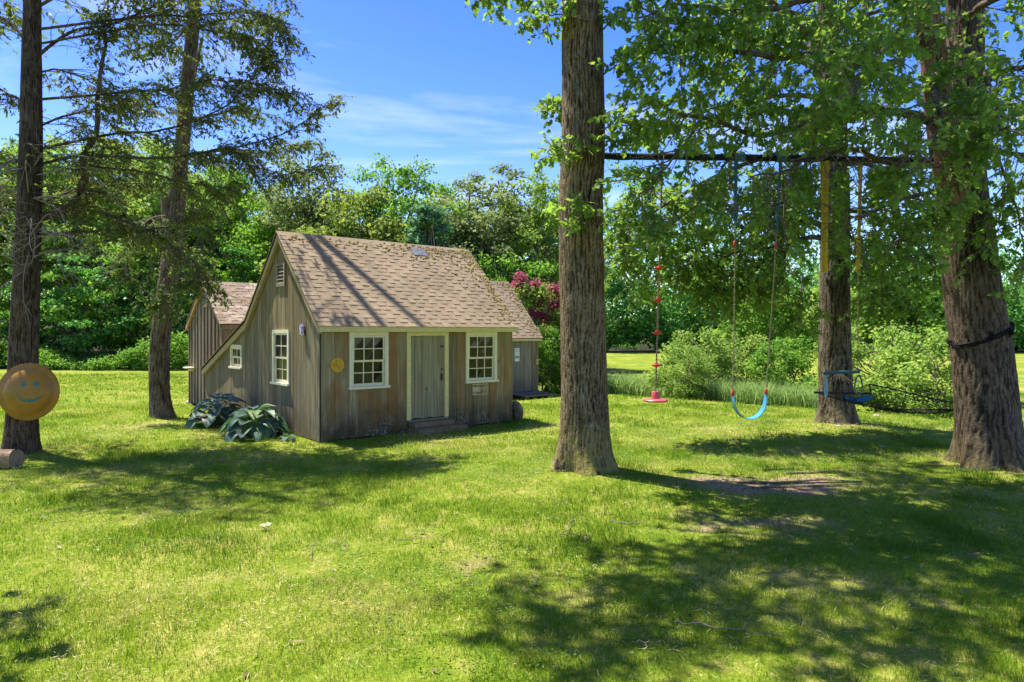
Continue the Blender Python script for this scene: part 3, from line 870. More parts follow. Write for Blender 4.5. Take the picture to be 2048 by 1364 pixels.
# ------------------------------------------------------------------ the oak on the low mound behind the hammock
Ym = 14.4
root = empty('oak_tree', (6.83, Ym, gz(6.83, Ym) - 0.05))
tag(root, 'oak with dark speckled bark standing on a low mound behind the swings', 'tree')
tp = [Vector((6.84, Ym, root.location.z - 0.02))] + vert_path([(1672, 800), (1669, 700), (1669, 560), (1670, 420), (1668, 300), (1664, 180), (1655, 40), (1650, -150), (1655, -330)], Ym)
tp = [p - root.location for p in tp]
link('trunk', trunk_mesh('trunk', tp, [.36, .335, .32, .30, .285, .265, .24, .2, .15, .09], M_GREYBARK, 22, 0.022, 0.33, 110, 220, 0.22, 9, 5), root)
limbs = [
    limb([(1668, 460, 14.3), (1625, 445, 13.8), (1580, 440, 13.5), (1520, 455, 13.2), (1460, 450, 13.0)], .075, .015),
    limb([(1668, 480, 14.3), (1620, 475, 13.6), (1580, 490, 13.2), (1560, 560, 13.0), (1535, 600, 12.9)], .06, .012),
    limb([(1668, 340, 14.3), (1630, 345, 14.0), (1600, 400, 13.8), (1560, 430, 13.6), (1500, 520, 13.4)], .05, .012),
    limb([(1668, 300, 14.3), (1590, 300, 13.5), (1480, 330, 12.9), (1380, 380, 12.6), (1300, 430, 12.4), (1240, 470, 12.4)], .06, .012),
    limb([(1666, 200, 14.3), (1570, 190, 13.6), (1450, 210, 13.2), (1340, 240, 13.0)], .06, .012),
    limb([(1672, 330, 14.3), (1740, 330, 14.0), (1820, 370, 13.7), (1880, 430, 13.4)], .06, .012),
    limb([(1672, 420, 14.3), (1740, 430, 14.0), (1790, 480, 13.8), (1840, 530, 13.6)], .05, .012),
    limb([(1672, 250, 14.3), (1760, 220, 14.2), (1850, 230, 14), (1950, 280, 14)], .06, .012),
    limb([(1400, 380, 12.7), (1330, 450, 12.6), (1290, 500, 12.6)], .02, .008),
    limb([(1660, 60, 14.3), (1560, 20, 14.0), (1440, 50, 13.7)], .06, .012),
    limb([(1655, 60, 14.3), (1780, 20, 14.0), (1900, 50, 13.7)], .06, .012),
    limb([(1700, 470, 14.2), (1720, 520, 13.4), (1740, 560, 13.0)], .02, .006),
    limb([(1600, 480, 13.4), (1500, 540, 13.0), (1420, 560, 12.8)], .025, .006),
    limb([(2000, 300, 14), (2060, 330, 14), (2120, 400, 14)], .03, .01),
    limb([(1480, 330, 12.9), (1430, 430, 12.8), (1380, 520, 12.8), (1350, 560, 12.8)], .025, .006),
    limb([(1580, 490, 13.3), (1500, 500, 12.9), (1440, 510, 12.7), (1380, 500, 12.6)], .025, .006),
    limb([(1560, 560, 13.0), (1500, 590, 12.8), (1450, 600, 12.7)], .02, .006),
    limb([(1300, 430, 12.4), (1270, 510, 12.5), (1250, 540, 12.5)], .015, .006),
    limb([(1600, 300, 13.6), (1560, 370, 13.2), (1520, 430, 13.0)], .02, .006),
    limb([(1740, 430, 14.0), (1780, 540, 13.5), (1800, 600, 13.2)], .02, .006),
    limb([(1840, 400, 13.7), (1860, 480, 13.3), (1870, 560, 13.2)], .02, .006),
]
high = []
for a_, z0, L_, rise in [(170, 7.4, 4.0, 1.8), (140, 7.8, 4.2, 2), (200, 7.8, 4.0, 2), (100, 8, 3.5, 2.4), (240, 8, 3.6, 2), (60, 8, 3.5, 2), (300, 8.4, 3.5, 2), (0, 8.5, 3.5, 2)]:
    d = np.array([math.cos(R(a_)), math.sin(R(a_)), 0]); s = np.linspace(0, 1, 16)[:, None]
    high.append((np.array([6.7, Ym, z0]) + d * L_ * s + np.array([0, 0, rise]) * s ** 0.8, np.linspace(0.08, 0.02, 16)))
t1, LP, LA, LN, LS = grow(limbs, 7.2, 1.1, 7, 0.42, 11, 0.115, 0.25, 0.15, 0.012)
t2, b1, b2, b3, b4 = grow(high, 1.7, 1.6, 6, 0.5, 7, 0.16, 0.1, 0.25, 0.016)
limb_objects(limbs + high, M_OAKBARK2, 9, root)
link('twigs', tubes_mesh('twigs', rel(t1 + t2, root), M_TWIG, 4), root)
leaf_objects(root, np.concatenate([LP, b1]), np.concatenate([LA, b2]), np.concatenate([LN, b3]), np.concatenate([LS, b4]), OAK_SMALL, M_OAKLEAF, 200, 'foliage')

# ------------------------------------------------------------------ conifers at the left
def conifer(limbs, n_sub, sub_len, n_twig, twig_len, n_leaf, lsize, t_fol=0.3, droop=0.25, den=1.0):
    """flat sprays: side branches left and right of each limb, short twigs on them, needle tufts on those"""
    tubes, LP, LA, LN = [], [], [], []
    for pts, rad in limbs:
        pts = np.asarray(pts); m = len(pts)
        seg = np.linalg.norm(np.diff(pts, axis=0), axis=1).sum()
        nb = max(3, int(n_sub * seg))
        for ib in range(nb):
            t = 0.08 + 0.92 * (ib + rng.random()) / nb
            f = t * (m - 1); i = min(int(f), m - 2)
            p = pts[i] + (pts[i + 1] - pts[i]) * (f - i)
            d = unit(pts[i + 1] - pts[i])
            side = unit(np.cross(d, [0, 0, 1])) * (1 if ib % 2 else -1)
            dr = unit(side * rng.uniform(0.5, 1.1) + d * rng.uniform(0.3, 1.0) + np.array([0, 0, rng.uniform(-0.35, 0.3)]))
            L = sub_len * rng.uniform(0.4, 1.2) * (1.15 - 0.65 * t)
            k = 7; s = np.linspace(0, 1, k)[:, None]
            c1 = rng.normal(size=3) * 0.12
            fn = lambda u: p + dr * L * u + c1 * L * (u * (1 - u)) + np.array([0, 0, -droop]) * L * u ** 2
            tubes.append((np.concatenate([fn(x) [None] if False else fn(x).reshape(1, 3) for x in s[:, 0]]), np.linspace(0.009, 0.002, k)))
            leafy = rng.random() < den * sstep(t_fol - 0.2, t_fol + 0.25, t) 
            for it in range(n_twig):
                st = 0.15 + 0.85 * (it + rng.random()) / n_twig
                q = fn(st)
                sd = unit(np.cross(dr, [0, 0, 1])) * (1 if it % 2 else -1)
                td = unit(sd * rng.uniform(0.3, 1.0) + dr * rng.uniform(0.3, 0.9) + rng.normal(size=3) * 0.3 + np.array([0, 0, -0.2]))
                tl = twig_len * rng.uniform(0.5, 1.3)
                e = q + td * tl + np.array([0, 0, -droop * tl * 0.6])
                if leafy or rng.random() < 0.6:
                    tubes.append((np.array([q, (q + e) / 2 + rng.normal(size=3) * 0.01, e]), np.array([.0035, .0025, .0012])))
                if not leafy: continue
                nl = max(2, int(rng.normal(n_leaf, 2)))
                sl_ = rng.uniform(0.1, 1.05, nl)[:, None]
                LP.append(q + (e - q) * sl_ + rng.normal(size=(nl, 3)) * 0.012)
                LA.append(td * 0.8 + rand_dirs(nl) * 0.8 + np.array([0, 0, -0.3]))
                LN.append(rand_dirs(nl) * 0.7 + np.array([0, 0, 0.8]))
    LP, LA, LN = np.concatenate(LP), np.concatenate(LA), np.concatenate(LN)
    return tubes, LP, LA, LN, lsize * rng.uniform(0.6, 1.3, len(LP))

Yc = 11.4
root = empty('conifer_tree', (-8.22, Yc, gz(-8.22, Yc) - 0.04))
tag(root, 'dark conifer with wide drooping branches and a yellow saucer sled hung on its trunk', 'tree')
tp = [Vector((-8.2, Yc, root.location.z - 0.02))] + [P(*q) for q in [(44, 860, Yc), (47, 700, Yc), (52, 580, Yc), (57, 460, Yc), (62, 300, Yc), (63, 160, Yc), (65, 0, Yc), (70, -200, Yc), (76, -450, Yc), (84, -760, Yc)]]
tp = [p - root.location for p in tp]
link('trunk', trunk_mesh('trunk', tp, [.235, .23, .212, .198, .182, .168, .148, .125, .11, .09, .05], M_CEDARBARK, 30, 0.026, 0.3, 110, 260, 0.3, 12, 4), root)
climbs = [
    limb([(70, 330, 11.44), (172, 312, 11.60), (345, 316, 11.76), (430, 300, 11.88), (500, 286, 11.96), (603, 248, 12.04), (655, 207, 12.12)], 0.0279, 0.0064, 34),
    limb([(66, 120, 11.40), (138, 66, 11.56), (214, 52, 11.72), (293, 20, 11.84), (340, -20, 11.96), (400, -60, 12.04)], 0.0310, 0.0096, 26),
    limb([(70, 300, 11.40), (224, 269, 11.60), (345, 257, 11.72), (448, 214, 11.80), (496, 162, 11.88), (530, 110, 11.92)], 0.0248, 0.0064, 30),
    limb([(60, 440, 11.44), (134, 417, 11.56), (169, 362, 11.60), (166, 310, 11.64), (193, 262, 11.64), (200, 150, 11.64), (205, 40, 11.64)], 0.0765, 0.0240, 30),
    limb([(166, 330, 11.60), (293, 345, 11.76), (400, 372, 11.88), (460, 372, 11.96)], 0.0186, 0.0048, 22),
    limb([(66, 60, 11.40), (290, 33, 11.64), (379, 34, 11.76), (483, 24, 11.88), (548, 40, 11.96), (560, 70, 12.00)], 0.0248, 0.0056, 28),
    limb([(66, 90, 11.40), (293, 52, 11.60), (431, 64, 11.76), (490, 76, 11.84), (540, 110, 11.88)], 0.0217, 0.0056, 26),
    limb([(330, 315, 11.76), (466, 303, 11.88), (500, 331, 11.96), (586, 348, 12.04), (640, 330, 12.08)], 0.0136, 0.0040, 22),
    limb([(66, 200, 11.40), (190, 190, 11.52), (330, 180, 11.64), (420, 160, 11.72), (520, 170, 11.80), (590, 190, 11.88)], 0.0248, 0.0056, 28),
    limb([(62, 470, 11.44), (193, 462, 11.60), (330, 455, 11.72), (410, 415, 11.80)], 0.0279, 0.0080, 24),
    limb([(60, 400, 11.48), (200, 425, 11.72), (320, 470, 11.88), (390, 530, 11.96), (400, 570, 12.00)], 0.0186, 0.0048, 24),
    limb([(62, 210, 11.40), (20, 190, 11.56), (-60, 150, 11.72)], 0.0217, 0.0080, 16),
    limb([(64, 90, 11.40), (10, 40, 11.56), (-70, 10, 11.72)], 0.0217, 0.0080, 16),
    limb([(60, 330, 11.44), (20, 320, 11.72), (-20, 360, 11.96), (-40, 420, 12.08)], 0.0186, 0.0064, 16),
    limb([(64, 20, 11.40), (180, -40, 11.56), (320, -70, 11.72), (460, -60, 11.88), (560, -30, 11.96)], 0.0279, 0.0080, 26),
    limb([(62, 260, 11.40), (140, 230, 12.00), (260, 210, 12.60), (360, 220, 13.00)], 0.0217, 0.0080, 22),
    limb([(58, 420, 11.40), (150, 380, 12.00), (280, 370, 12.60)], 0.0186, 0.0080, 20),
    limb([(62, 150, 11.40), (120, 140, 11.80), (190, 170, 12.12), (250, 210, 12.28)], 0.0186, 0.0064, 20),
]
chigh = []
for k_ in range(22):
    a_ = k_ * 137.5 % 360; z0 = 8.0 + k_ * 0.28; L_ = 4.2 - k_ * 0.12
    if math.sin(R(a_)) < 0.25: L_ *= 0.28 if math.cos(R(a_)) > -0.6 else 0.55
    d = np.array([math.cos(R(a_)), math.sin(R(a_)), 0]); s = np.linspace(0, 1, 14)[:, None]
    chigh.append((np.array([-8.0, Yc, z0]) + d * L_ * s + np.array([0, 0, 0.8]) * s - np.array([0, 0, 0.7]) * s ** 2, np.linspace(0.05, 0.01, 14)))
t1, LP, LA, LN, LS = conifer(climbs, 13.5, 0.95, 9, 0.22, 9, 0.06, 0.16, 0.3, 0.85)
t2, b1, b2, b3, b4 = conifer(chigh, 6, 1.1, 8, 0.3, 7, 0.10, 0.2, 0.3, 0.9)
# bare grey dead twigs round the lower trunk
dead = []
for k_ in range(60):
    z0 = rng.uniform(3.0, 5.2); a_ = rng.uniform(-2.8, 0.5)
    d = np.array([math.cos(a_), math.sin(a_) * 0.8, rng.uniform(-0.5, 0.5)]); L_ = rng.uniform(0.5, 1.5)
    p0 = np.array([-8.05, Yc, z0]) + np.array([math.cos(a_), math.sin(a_), 0]) * 0.2
    e1 = p0 + d * L_ * 0.5 + rng.normal(size=3) * 0.1; e2 = e1 + d * L_ * 0.4 + np.array([0, 0, rng.uniform(-0.5, 0.1)]); e3 = e2 + rng.normal(size=3) * 0.15
    dead.append((spline([p0, e1, e2, e3], 10), np.linspace(0.010, 0.002, 10)))
    for _ in range(3):
        q = spline([p0, e1, e2, e3], 10)[rng.integers(3, 9)]
        e = q + rng.normal(size=3) * 0.22
        dead.append((np.array([q, (q + e) / 2 + rng.normal(size=3) * 0.03, e]), np.array([.004, .003, .0012])))
limb_objects(climbs + chigh, M_CEDARBARK, 8, root)
tag(link('twigs', tubes_mesh('twigs', rel(t1 + t2, root), plain('conifer_twig', (0.10, 0.075, 0.055), 0.9, 0.1), 3), root), kind='stuff')
tag(link('dead_twigs', tubes_mesh('dead_twigs', rel(dead, root), plain('dead_twig', (0.27, 0.24, 0.20), 0.9, 0.1), 5), root), kind='stuff')
LP, LA, LN, LS = np.concatenate([LP, b1]), np.concatenate([LA, b2]), np.concatenate([LN, b3]), np.concatenate([LS, b4])
tag(link('foliage', leaf_mesh('foliage', LP - np.array(root.location), LA, LN, LS, NEEDLE * np.array([1.6, 1]), M_HEM), root), kind='stuff')

# second conifer, paler trunk, forks high above the frame (its stems throw the streaks on the shed roof)
root = empty('conifer_tree', (-8.22, 16.06, gz(-8.22, 16.06) - 0.04))
tag(root, 'slender pale-trunked tree leaning right with a broken stub, left of the sheds', 'tree')
tp = [Vector((-8.2, 16.06, root.location.z - 0.02))] + [P(*q) for q in [(320, 790, 16.05), (319, 700, 16.0), (329, 610, 16.0), (343, 510, 16.0), (353, 410, 16.0), (364, 300, 16.05), (376, 160, 16.1), (390, 0, 16.1)]] + [Vector((-7.36, 15.95, 12.3)), Vector((-7.45, 16.1, 15.5)), Vector((-7.5, 16.2, 17.0))]
tp = [p - root.location for p in tp]
link('trunk', trunk_mesh('trunk', tp, [.25, .22, .215, .205, .20, .19, .165, .15, .14, .10, .07, .03], M_PALEBARK, 18, 0.03, 0.25, 96, 260, 0.25, 15, 4), root)
ltub = [(spline([P(348, 470, 16.0), P(337, 430, 15.95), P(334, 395, 15.9)], 10), np.linspace(.15, .13, 10)),
        (spline([(-7.44, 16.1, 9.9), (-6.95, 15.95, 11.6), (-6.84, 16.3, 13.5), (-6.8, 16.7, 15.6), (-6.8, 16.8, 16.4)], 24), np.linspace(.1, .04, 24))]
climbs = [
    limb([(385, 60, 16.1), (450, 40, 16.6), (520, 50, 17.2), (560, 20, 17.6)], .04, .01, 20),
    limb([(370, 240, 16.0), (430, 230, 16.6), (490, 215, 17.1), (540, 230, 17.5)], .035, .01, 20),
    limb([(362, 310, 16.0), (450, 300, 16.6), (540, 300, 17.2), (610, 290, 17.5)], .035, .01, 20),
    limb([(380, 120, 16.1), (330, 90, 15.6), (260, 100, 15.2)], .035, .01, 18),
    limb([(372, 200, 16.1), (310, 180, 15.5), (240, 190, 15.0)], .035, .01, 18),
    limb([(362, 330, 16.0), (390, 420, 15.4), (400, 500, 15.2), (395, 560, 15.1)], .025, .008, 18),
    limb([(350, 430, 16.0), (300, 440, 15.4), (262, 490, 15.2), (250, 560, 15.1)], .025, .008, 18),
    limb([(345, 480, 15.9), (330, 520, 15.2), (330, 570, 15.0), (325, 610, 14.9)], .02, .006, 18),
]
for k_ in range(4):
    a_ = 120 + k_ * 25.0; z0 = 9.0 + k_ * 0.5
    d = np.array([math.cos(R(a_)), math.sin(R(a_)), 0]); s = np.linspace(0, 1, 14)[:, None]
    climbs.append((np.array([-7.4, 16.3, z0]) + d * 1.9 * s - np.array([0, 0, 0.6]) * s ** 2, np.linspace(0.04, 0.01, 14)))
t1, LP, LA, LN, LS = conifer(climbs, 9, 0.85, 9, 0.26, 9, 0.078, 0.2, 0.4, 0.9)
limb_objects(ltub + climbs, M_PALEBARK, 9, root)
tag(link('twigs', tubes_mesh('twigs', rel(t1, root), M_TWIG, 3), root), kind='stuff')
tag(link('foliage', leaf_mesh('foliage', LP - np.array(root.location), LA, LN, LS, NEEDLE * np.array([1.7, 1]), leaf_mat('cedar_sprays', [(0, (0.02, 0.045, 0.012)), (0.5, (0.055, 0.10, 0.02)), (1, (0.17, 0.2, 0.03))], (0.2, 0.3, 0.03), 0.38, clump=0.9)), root), kind='stuff')

# ------------------------------------------------------------------ woodland trees (prototypes, then copies)
def envelope(n, rx, rz, cz, seed, shell=0.35, low=-0.8):
    g = np.random.default_rng(seed)
    out = []
    while len(out) < n:
        d = g.normal(size=3); d /= np.linalg.norm(d)
        r = g.random() ** shell
        bump_ = 0.78 + 0.4 * vnoise(d[0] * 3 + 9, d[1] * 3 + d[2] * 2 + 9, 1.0, seed)
        p = d * r * bump_
        if p[2] < low: continue
        out.append((p[0] * rx, p[1] * rx, cz + p[2] * rz))
    return np.array(out)

def make_tree(name, centers, radii, n_per, lsize, shape, leafm, height, tr=0.2, trunk_top=0.8, flat=0.65, barkm=None, n_limb=24, base=0.0):
    root = empty(name)
    barkm = barkm or M_FARBARK
    top = height * trunk_top
    k = 10; s = np.linspace(0, 1, k)[:, None]
    wob = np.cumsum(rng.normal(size=(k, 3)) * np.array([0.07, 0.07, 0]), 0)
    tpts = np.array([0, 0, 0]) + np.array([0, 0, top]) * s + wob
    link('trunk', tubes_mesh('trunk', [(tpts, tr * np.linspace(1, 0.25, k))], barkm, 9), root)
    tb = []
    for c in centers[rng.permutation(len(centers))[:n_limb]]:
        z0 = np.clip(c[2] * 0.62, top * 0.22, top * 0.97)
        p0 = np.array([np.interp(z0, tpts[:, 2], tpts[:, j]) for j in range(3)])
        mid = (p0 + c) / 2 + np.array([0, 0, -0.06 * np.linalg.norm(c - p0)]) + rng.normal(size=3) * 0.15
        tb.append((spline([p0, mid, c], 7), np.linspace(tr * 0.32, 0.02, 7)))
    link('limb', tubes_mesh('limb', tb, barkm, 5), root)
    pos, ax, nr, ls = clumps(centers, radii, n_per, lsize, flat)
    link('crown', leaf_mesh('crown', pos, ax, nr, ls, shape, leafm), root)
    return root

def recolor(root, mat):
    for ch in root.children:
        if ch.name.startswith('crown'):
            ch.material_slots[0].link = 'OBJECT'
            ch.material_slots[0].material = mat

c = envelope(95, 3.4, 3.9, 7.6, 1)
PROTO = {}
PROTO['broad'] = make_tree('woodland_tree', c, rng.uniform(0.55, 1.0, len(c)), 170, 0.2, DIAMOND, M_MID, 11.5, 0.2, 0.82)
c = envelope(105, 2.5, 4.2, 7.4, 2, 0.62)
PROTO['loose'] = make_tree('woodland_tree', c, rng.uniform(0.5, 0.95, len(c)), 130, 0.19, DIAMOND, M_OLIVE, 12, 0.15, 0.9)
c = envelope(60, 2.0, 2.6, 4.6, 3)
PROTO['young'] = make_tree('woodland_tree', c, rng.uniform(0.5, 0.95, len(c)), 190, 0.19, DIAMOND, M_YELL, 7.2, 0.09, 0.85)
cc, rr_ = [], []
for z_ in np.arange(1.6, 10.2, 0.62):
    L_ = 2.5 * (1 - z_ / 11.0) + 0.3
    for k_ in range(7):
        a_ = rng.uniform(0, 6.28)
        for f_ in (0.5, 0.95):
            cc.append((math.cos(a_) * L_ * f_, math.sin(a_) * L_ * f_, z_ + rng.uniform(-.2, .2) - 0.12 * L_ * f_)); rr_.append(0.36 + 0.22 * L_ * 0.4)
PROTO['pine'] = make_tree('woodland_tree', np.array(cc), np.array(rr_), 85, 0.26, NEEDLE * np.array([1.3, 1]), M_BLUE, 10.8, 0.17, 0.95, 0.45)
cc, rr_ = [], []
for k_ in range(46):
    a_ = rng.uniform(0, 6.28); r_ = rng.uniform(0.4, 2.7); z_ = rng.uniform(0.7, 6.0)
    cc.append((math.cos(a_) * r_, math.sin(a_) * r_, z_)); rr_.append(rng.uniform(0.6, 1.1))
PROTO['layered'] = make_tree('understory_tree', np.array(cc), np.array(rr_), 120, 0.19, DIAMOND, M_DARK, 6.5, 0.08, 0.9, 0.28)
c = envelope(42, 1.35, 1.5, 1.45, 6, 0.4, -0.9)
PROTO['shrub'] = make_tree('leafy_shrub', c, rng.uniform(0.25, 0.5, len(c)), 210, 0.105, DIAMOND, M_LIGHT, 2.9, 0.035, 0.8, 0.8, M_TWIG, 30)
used = set()
def plant(kind, px, Y, height_scale, wide=1.0, mat=None, label=None, cat='tree', group=None, name=None):
    pr = PROTO[kind]
    o = pr if kind not in used else copy_tree(pr)
    used.add(kind)
    x = (px - CX) / F * Y
    o.location = (x, Y, gz(x, Y) - 0.08)
    o.rotation_euler = (0, 0, rng.uniform(0, 6.28))
    o.scale = (height_scale * wide, height_scale * wide, height_scale)
    for k_ in ('label', 'category', 'group'):
        if k_ in o: del o[k_]
    tag(o, label, cat, group)
    if name: o.name = name
    if mat: recolor(o, mat)
    else:
        for ch in o.children:
            if ch.name.startswith('crown'): ch.material_slots[0].link = 'DATA'
    return o
# the tall ones over the shed roof
plant('broad', 790, 41, 1.06, 1.05, M_MID, 'tall round-crowned dark green tree showing above the middle of the shed roof')
plant('loose', 625, 40, 1.13, 1.1, M_OLIVE, 'thin-crowned tree with bare twigs right of the conifer, above the shed gable')
plant('young', 722, 36, 1.30, 1.1, M_YELL, 'yellow-green loose tree in front of the dark round-crowned one')
plant('young', 640, 33.5, 0.98, 1.3, M_YELL, 'low bushy yellow-green tree just behind the shed ridge')
plant('pine', 858, 35, 0.86, 1.2, M_BLUE, 'bluish pine standing behind the middle of the shed roof')
plant('loose', 935, 43, 1.02, 1.3, M_OLIVE, 'grey-green open tree right of the pine behind the shed')
plant('broad', 1075, 45, 1.08, 0.95, M_LIGHT, 'light green round tree between the shed roof and the sunlit oak trunk')
plant('loose', 1005, 47, 1.16, 1.35, M_OLIVE, 'tallest olive tree behind the right end of the shed roof')
plant('broad', 1120, 52, 1.05, 1.0, M_OLIVE, 'dull green tree half hidden by the sunlit oak trunk')
plant('loose', 560, 42, 0.98, 1.1, M_MID, 'slim airy tree with sky showing through, left of the shed gable')
plant('broad', 880, 52, 1.12, 1.0, M_MID, 'distant broad tree peeping over the pine')
plant('pine', 960, 44, 0.75, 1.25, M_BLUE, 'dark pine low behind the right half of the shed roof')
for px, Y, hs_, wd, kind, m_, lab in [
        (480, 41, 1.0, 1.1, 'broad', M_MID, 'full green tree just left of the shed gable peak, behind the batten shed'),
        (400, 44, 1.15, 1.0, 'loose', M_OLIVE, 'open olive tree right behind the slender pale trunk'),
        (320, 40, 1.12, 1.0, 'broad', M_LIGHT, 'bright leafy tree just left of the slender pale trunk, across the lawn'),
        (230, 43, 1.25, 1.0, 'loose', M_YELL, 'tall yellowish open tree midway between the two conifer trunks'),
        (150, 40, 1.12, 1.05, 'broad', M_LIGHT, 'bright round tree right of the dark conifer trunk, behind its lowest boughs'),
        (60, 42, 1.15, 1.0, 'broad', M_MID, 'green tree directly behind the dark conifer trunk'),
        (-20, 40, 1.12, 1.1, 'broad', M_LIGHT, 'bright tree left of the dark conifer trunk at the picture edge'),
        (-120, 40, 1.15, 1.0, 'loose', M_MID, 'open tree mostly beyond the left picture edge'),
        (265, 50, 1.35, 1.0, 'broad', M_YELL, 'tall yellow-green crown farthest back between the two conifers'),
        (110, 50, 1.3, 1.0, 'loose', M_OLIVE, 'tall thin olive tree farthest back, right of the dark conifer trunk'),
        (440, 50, 1.15, 1.0, 'broad', M_MID, 'dark crown farthest back between the slender trunk and the shed gable')]:
    plant(kind, px, Y + 3.5, hs_ * 1.08, wd, m_, lab)
for k_, (px, Y, lab) in enumerate([(20, 36.5, 'low dark tree behind the lawn just left of the saucer sled'), (110, 37, 'low dark layered tree above the saucer sled, right of the conifer trunk'), (170, 36, 'low layered tree in deep shade a third of the way to the slender trunk'),
                                  (235, 36.6, 'dark layered tree midway between the two conifer trunks, at the lawn edge'), (290, 36.5, 'low dark tree just left of the slender pale trunk foot'), (350, 36.6, 'low dark tree between the slender trunk and the batten shed'),
                                  (430, 37.5, 'low dark tree whose top shows over the batten shed roof'), (510, 38, 'low tree behind the dip between the batten shed roof and the gable')]):
    plant('layered', px, Y + 4.0, 0.86 + 0.1 * (k_ % 4), 1.1, M_DARK if k_ % 3 else M_MID, lab)
# dim wood edge right behind the sheds and the far woods across the right-hand lawn: masses
def wood_mass(name, spots, per, ls_, mat):
    cen, rad = [], []
    for x, y, h, rx, n in spots:
        z0 = gz(x, y)
        for _ in range(n):
            d = rand_dirs(1)[0] * rng.random() ** 0.4
            cen.append((x + d[0] * rx, y + d[1] * rx, z0 + h * (0.49 + 0.49 * d[2]))); rad.append(rx * rng.uniform(0.22, 0.42))
    pos, ax, nr, ls = clumps(np.array(cen), np.array(rad), per, ls_, 0.7)
    tag(link(name, leaf_mesh(name, pos, ax, nr, ls, DIAMOND, mat)), kind='stuff')
sp = [((px - CX) / F * Y, Y, 7.0, 2.6, 42) for px, Y in [(690, 40), (770, 39), (850, 40.5), (930, 41), (1010, 40), (1080, 41), (1140, 44)]]
wood_mass('understory', sp, 130, 0.2, M_MID)
sp = []
for px, Y, h in [(1170, 82, 20), (1250, 88, 22), (1330, 84, 19), (1400, 90, 17), (1480, 86, 13.5), (1560, 88, 12.5), (1650, 86, 12), (1740, 88, 12), (1830, 84, 12), (1910, 86, 13), (2000, 82, 11.5), (2080, 80, 12), (2160, 82, 13),
                 (1210, 80, 9), (1290, 80, 8), (1360, 80, 9), (1430, 81, 8), (1520, 80, 8), (1600, 81, 8), (1690, 80, 8), (1790, 81, 8), (1880, 80, 8), (1960, 79, 7), (2040, 78, 7)]:
    sp.append(((px - CX) / F * Y, Y, h * 1.28, 4.8, 54))
for k_ in range(26):
    px = 1150 + k_ * 38 + rng.uniform(-12, 12); sp.append(((px - CX) / F * 79.5, 79.5 + rng.uniform(-.8, 1.5), rng.uniform(2.6, 5.0), 2.4, 12))
wood_mass('far_woodland', sp, 76, 0.40, M_DARK)
tb = []
for k_ in range(9):
    px = rng.uniform(1330, 2100); Y = rng.uniform(78.5, 82); x = (px - CX) / F * Y; z = gz(x, Y)
    tb.append((np.array([[x, Y, z], [x + rng.normal() * .2, Y, z + 4], [x + rng.normal() * .5, Y, z + 9]]), np.array([.16, .13, .07])))
for k_ in range(15):
    px = rng.uniform(560, 1140); Y = rng.uniform(37, 40); x = (px - CX) / F * Y; z = gz(x, Y)
    tb.append((np.array([[x, Y, z], [x + rng.normal() * .2, Y, z + 4], [x + rng.normal() * .5, Y, z + rng.uniform(4.2, 5.5)]]), np.array([.11, .08, .03])))
tag(link('distant_trunks', tubes_mesh('distant_trunks', tb, M_FARBARK, 6)), kind='stuff')
# shrubs beyond the bank
plant('shrub', 1395, 24.5, 1.0, 1.15, M_LIGHT, 'large round light-green shrub behind the red disc swing', 'shrub', name='leafy_shrub')
plant('shrub', 1480, 27.5, 1.05, 1.2, M_LIGHT, 'airy shrub with visible stems between the two big shrubs, behind the belt swing', 'shrub', name='leafy_shrub')
plant('shrub', 1580, 25, 1.0, 1.1, M_MID, 'mid-green shrub just left of the speckled oak trunk', 'shrub', name='leafy_shrub')
plant('shrub', 1370, 21.6, 0.62, 1.1, M_LIGHT, 'small bluish-green shrub in front of the big one, low behind the disc swing', 'shrub', name='leafy_shrub')
plant('shrub', 1745, 23, 1.15, 1.1, M_LIGHT, 'tall bright shrub right of the speckled oak trunk, behind the hammock', 'shrub', name='leafy_shrub')
plant('shrub', 1850, 21, 1.05, 1.1, M_LIGHT, 'bright shrub behind the hammock, next to the leaning oak', 'shrub', name='leafy_shrub')
plant('young', 1700, 32, 0.85, 1.2, M_LIGHT, 'young light-green tree rising behind the speckled oak trunk', 'tree')
plant('young', 1830, 30, 0.85, 1.3, M_MID, 'young green tree rising behind the shrubs left of the leaning oak', 'tree')
plant('young', 1540, 34, 0.8, 1.25, M_MID, 'young green tree above the shrubs behind the belt swing', 'tree')
# red-leaved shrub and the green ones right of the small shed
root = empty('red_leaved_shrub', (0.8, 23.4, gz(0.8, 23.4) + 0.02)); root.scale = (1.12, 1.12, 1.10)
tag(root, 'tall shrub with dark red and pale green leaves beside the right-hand shed', 'shrub')
cr_ = np.array([(0.75, 0, 3.1), (0.95, 0, 2.9), (0.55, 0, 3.2), (1.0, 0, 2.5), (-0.45, 0, 3.55), (-0.45, 0, 3.35), (-0.2, 0, 3.0), (0.1, 0, 2.75), (0.35, 0.1, 2.9), (0.55, 0, 2.6), (0.2, -.1, 2.35), (-0.1, 0.1, 2.4), (0.45, 0, 2.2), (0.75, 0, 2.75), (0.0, 0, 3.3), (0.15, 0, 1.95), (0.62, 0, 1.7), (-.6, .2, 3.2)])
cg_ = np.array([(-0.1, -.1, 2.85), (0.25, -.1, 3.05), (0.6, -.1, 2.3), (0.8, 0, 1.9), (0.3, -.1, 1.6), (0.7, 0, 1.3), (-0.35, -.1, 3.1), (0.9, 0, 2.2), (0.5, 0, 0.9), (0.1, 0, 1.2)])
pos, ax, nr, ls = clumps(cr_, np.full(len(cr_), 0.24), 150, 0.10, 0.8)
link('red_foliage', leaf_mesh('red_foliage', pos, ax, nr, ls, DIAMOND, M_RED), root)
pos, ax, nr, ls = clumps(cg_, np.full(len(cg_), 0.40), 260, 0.10, 0.8)
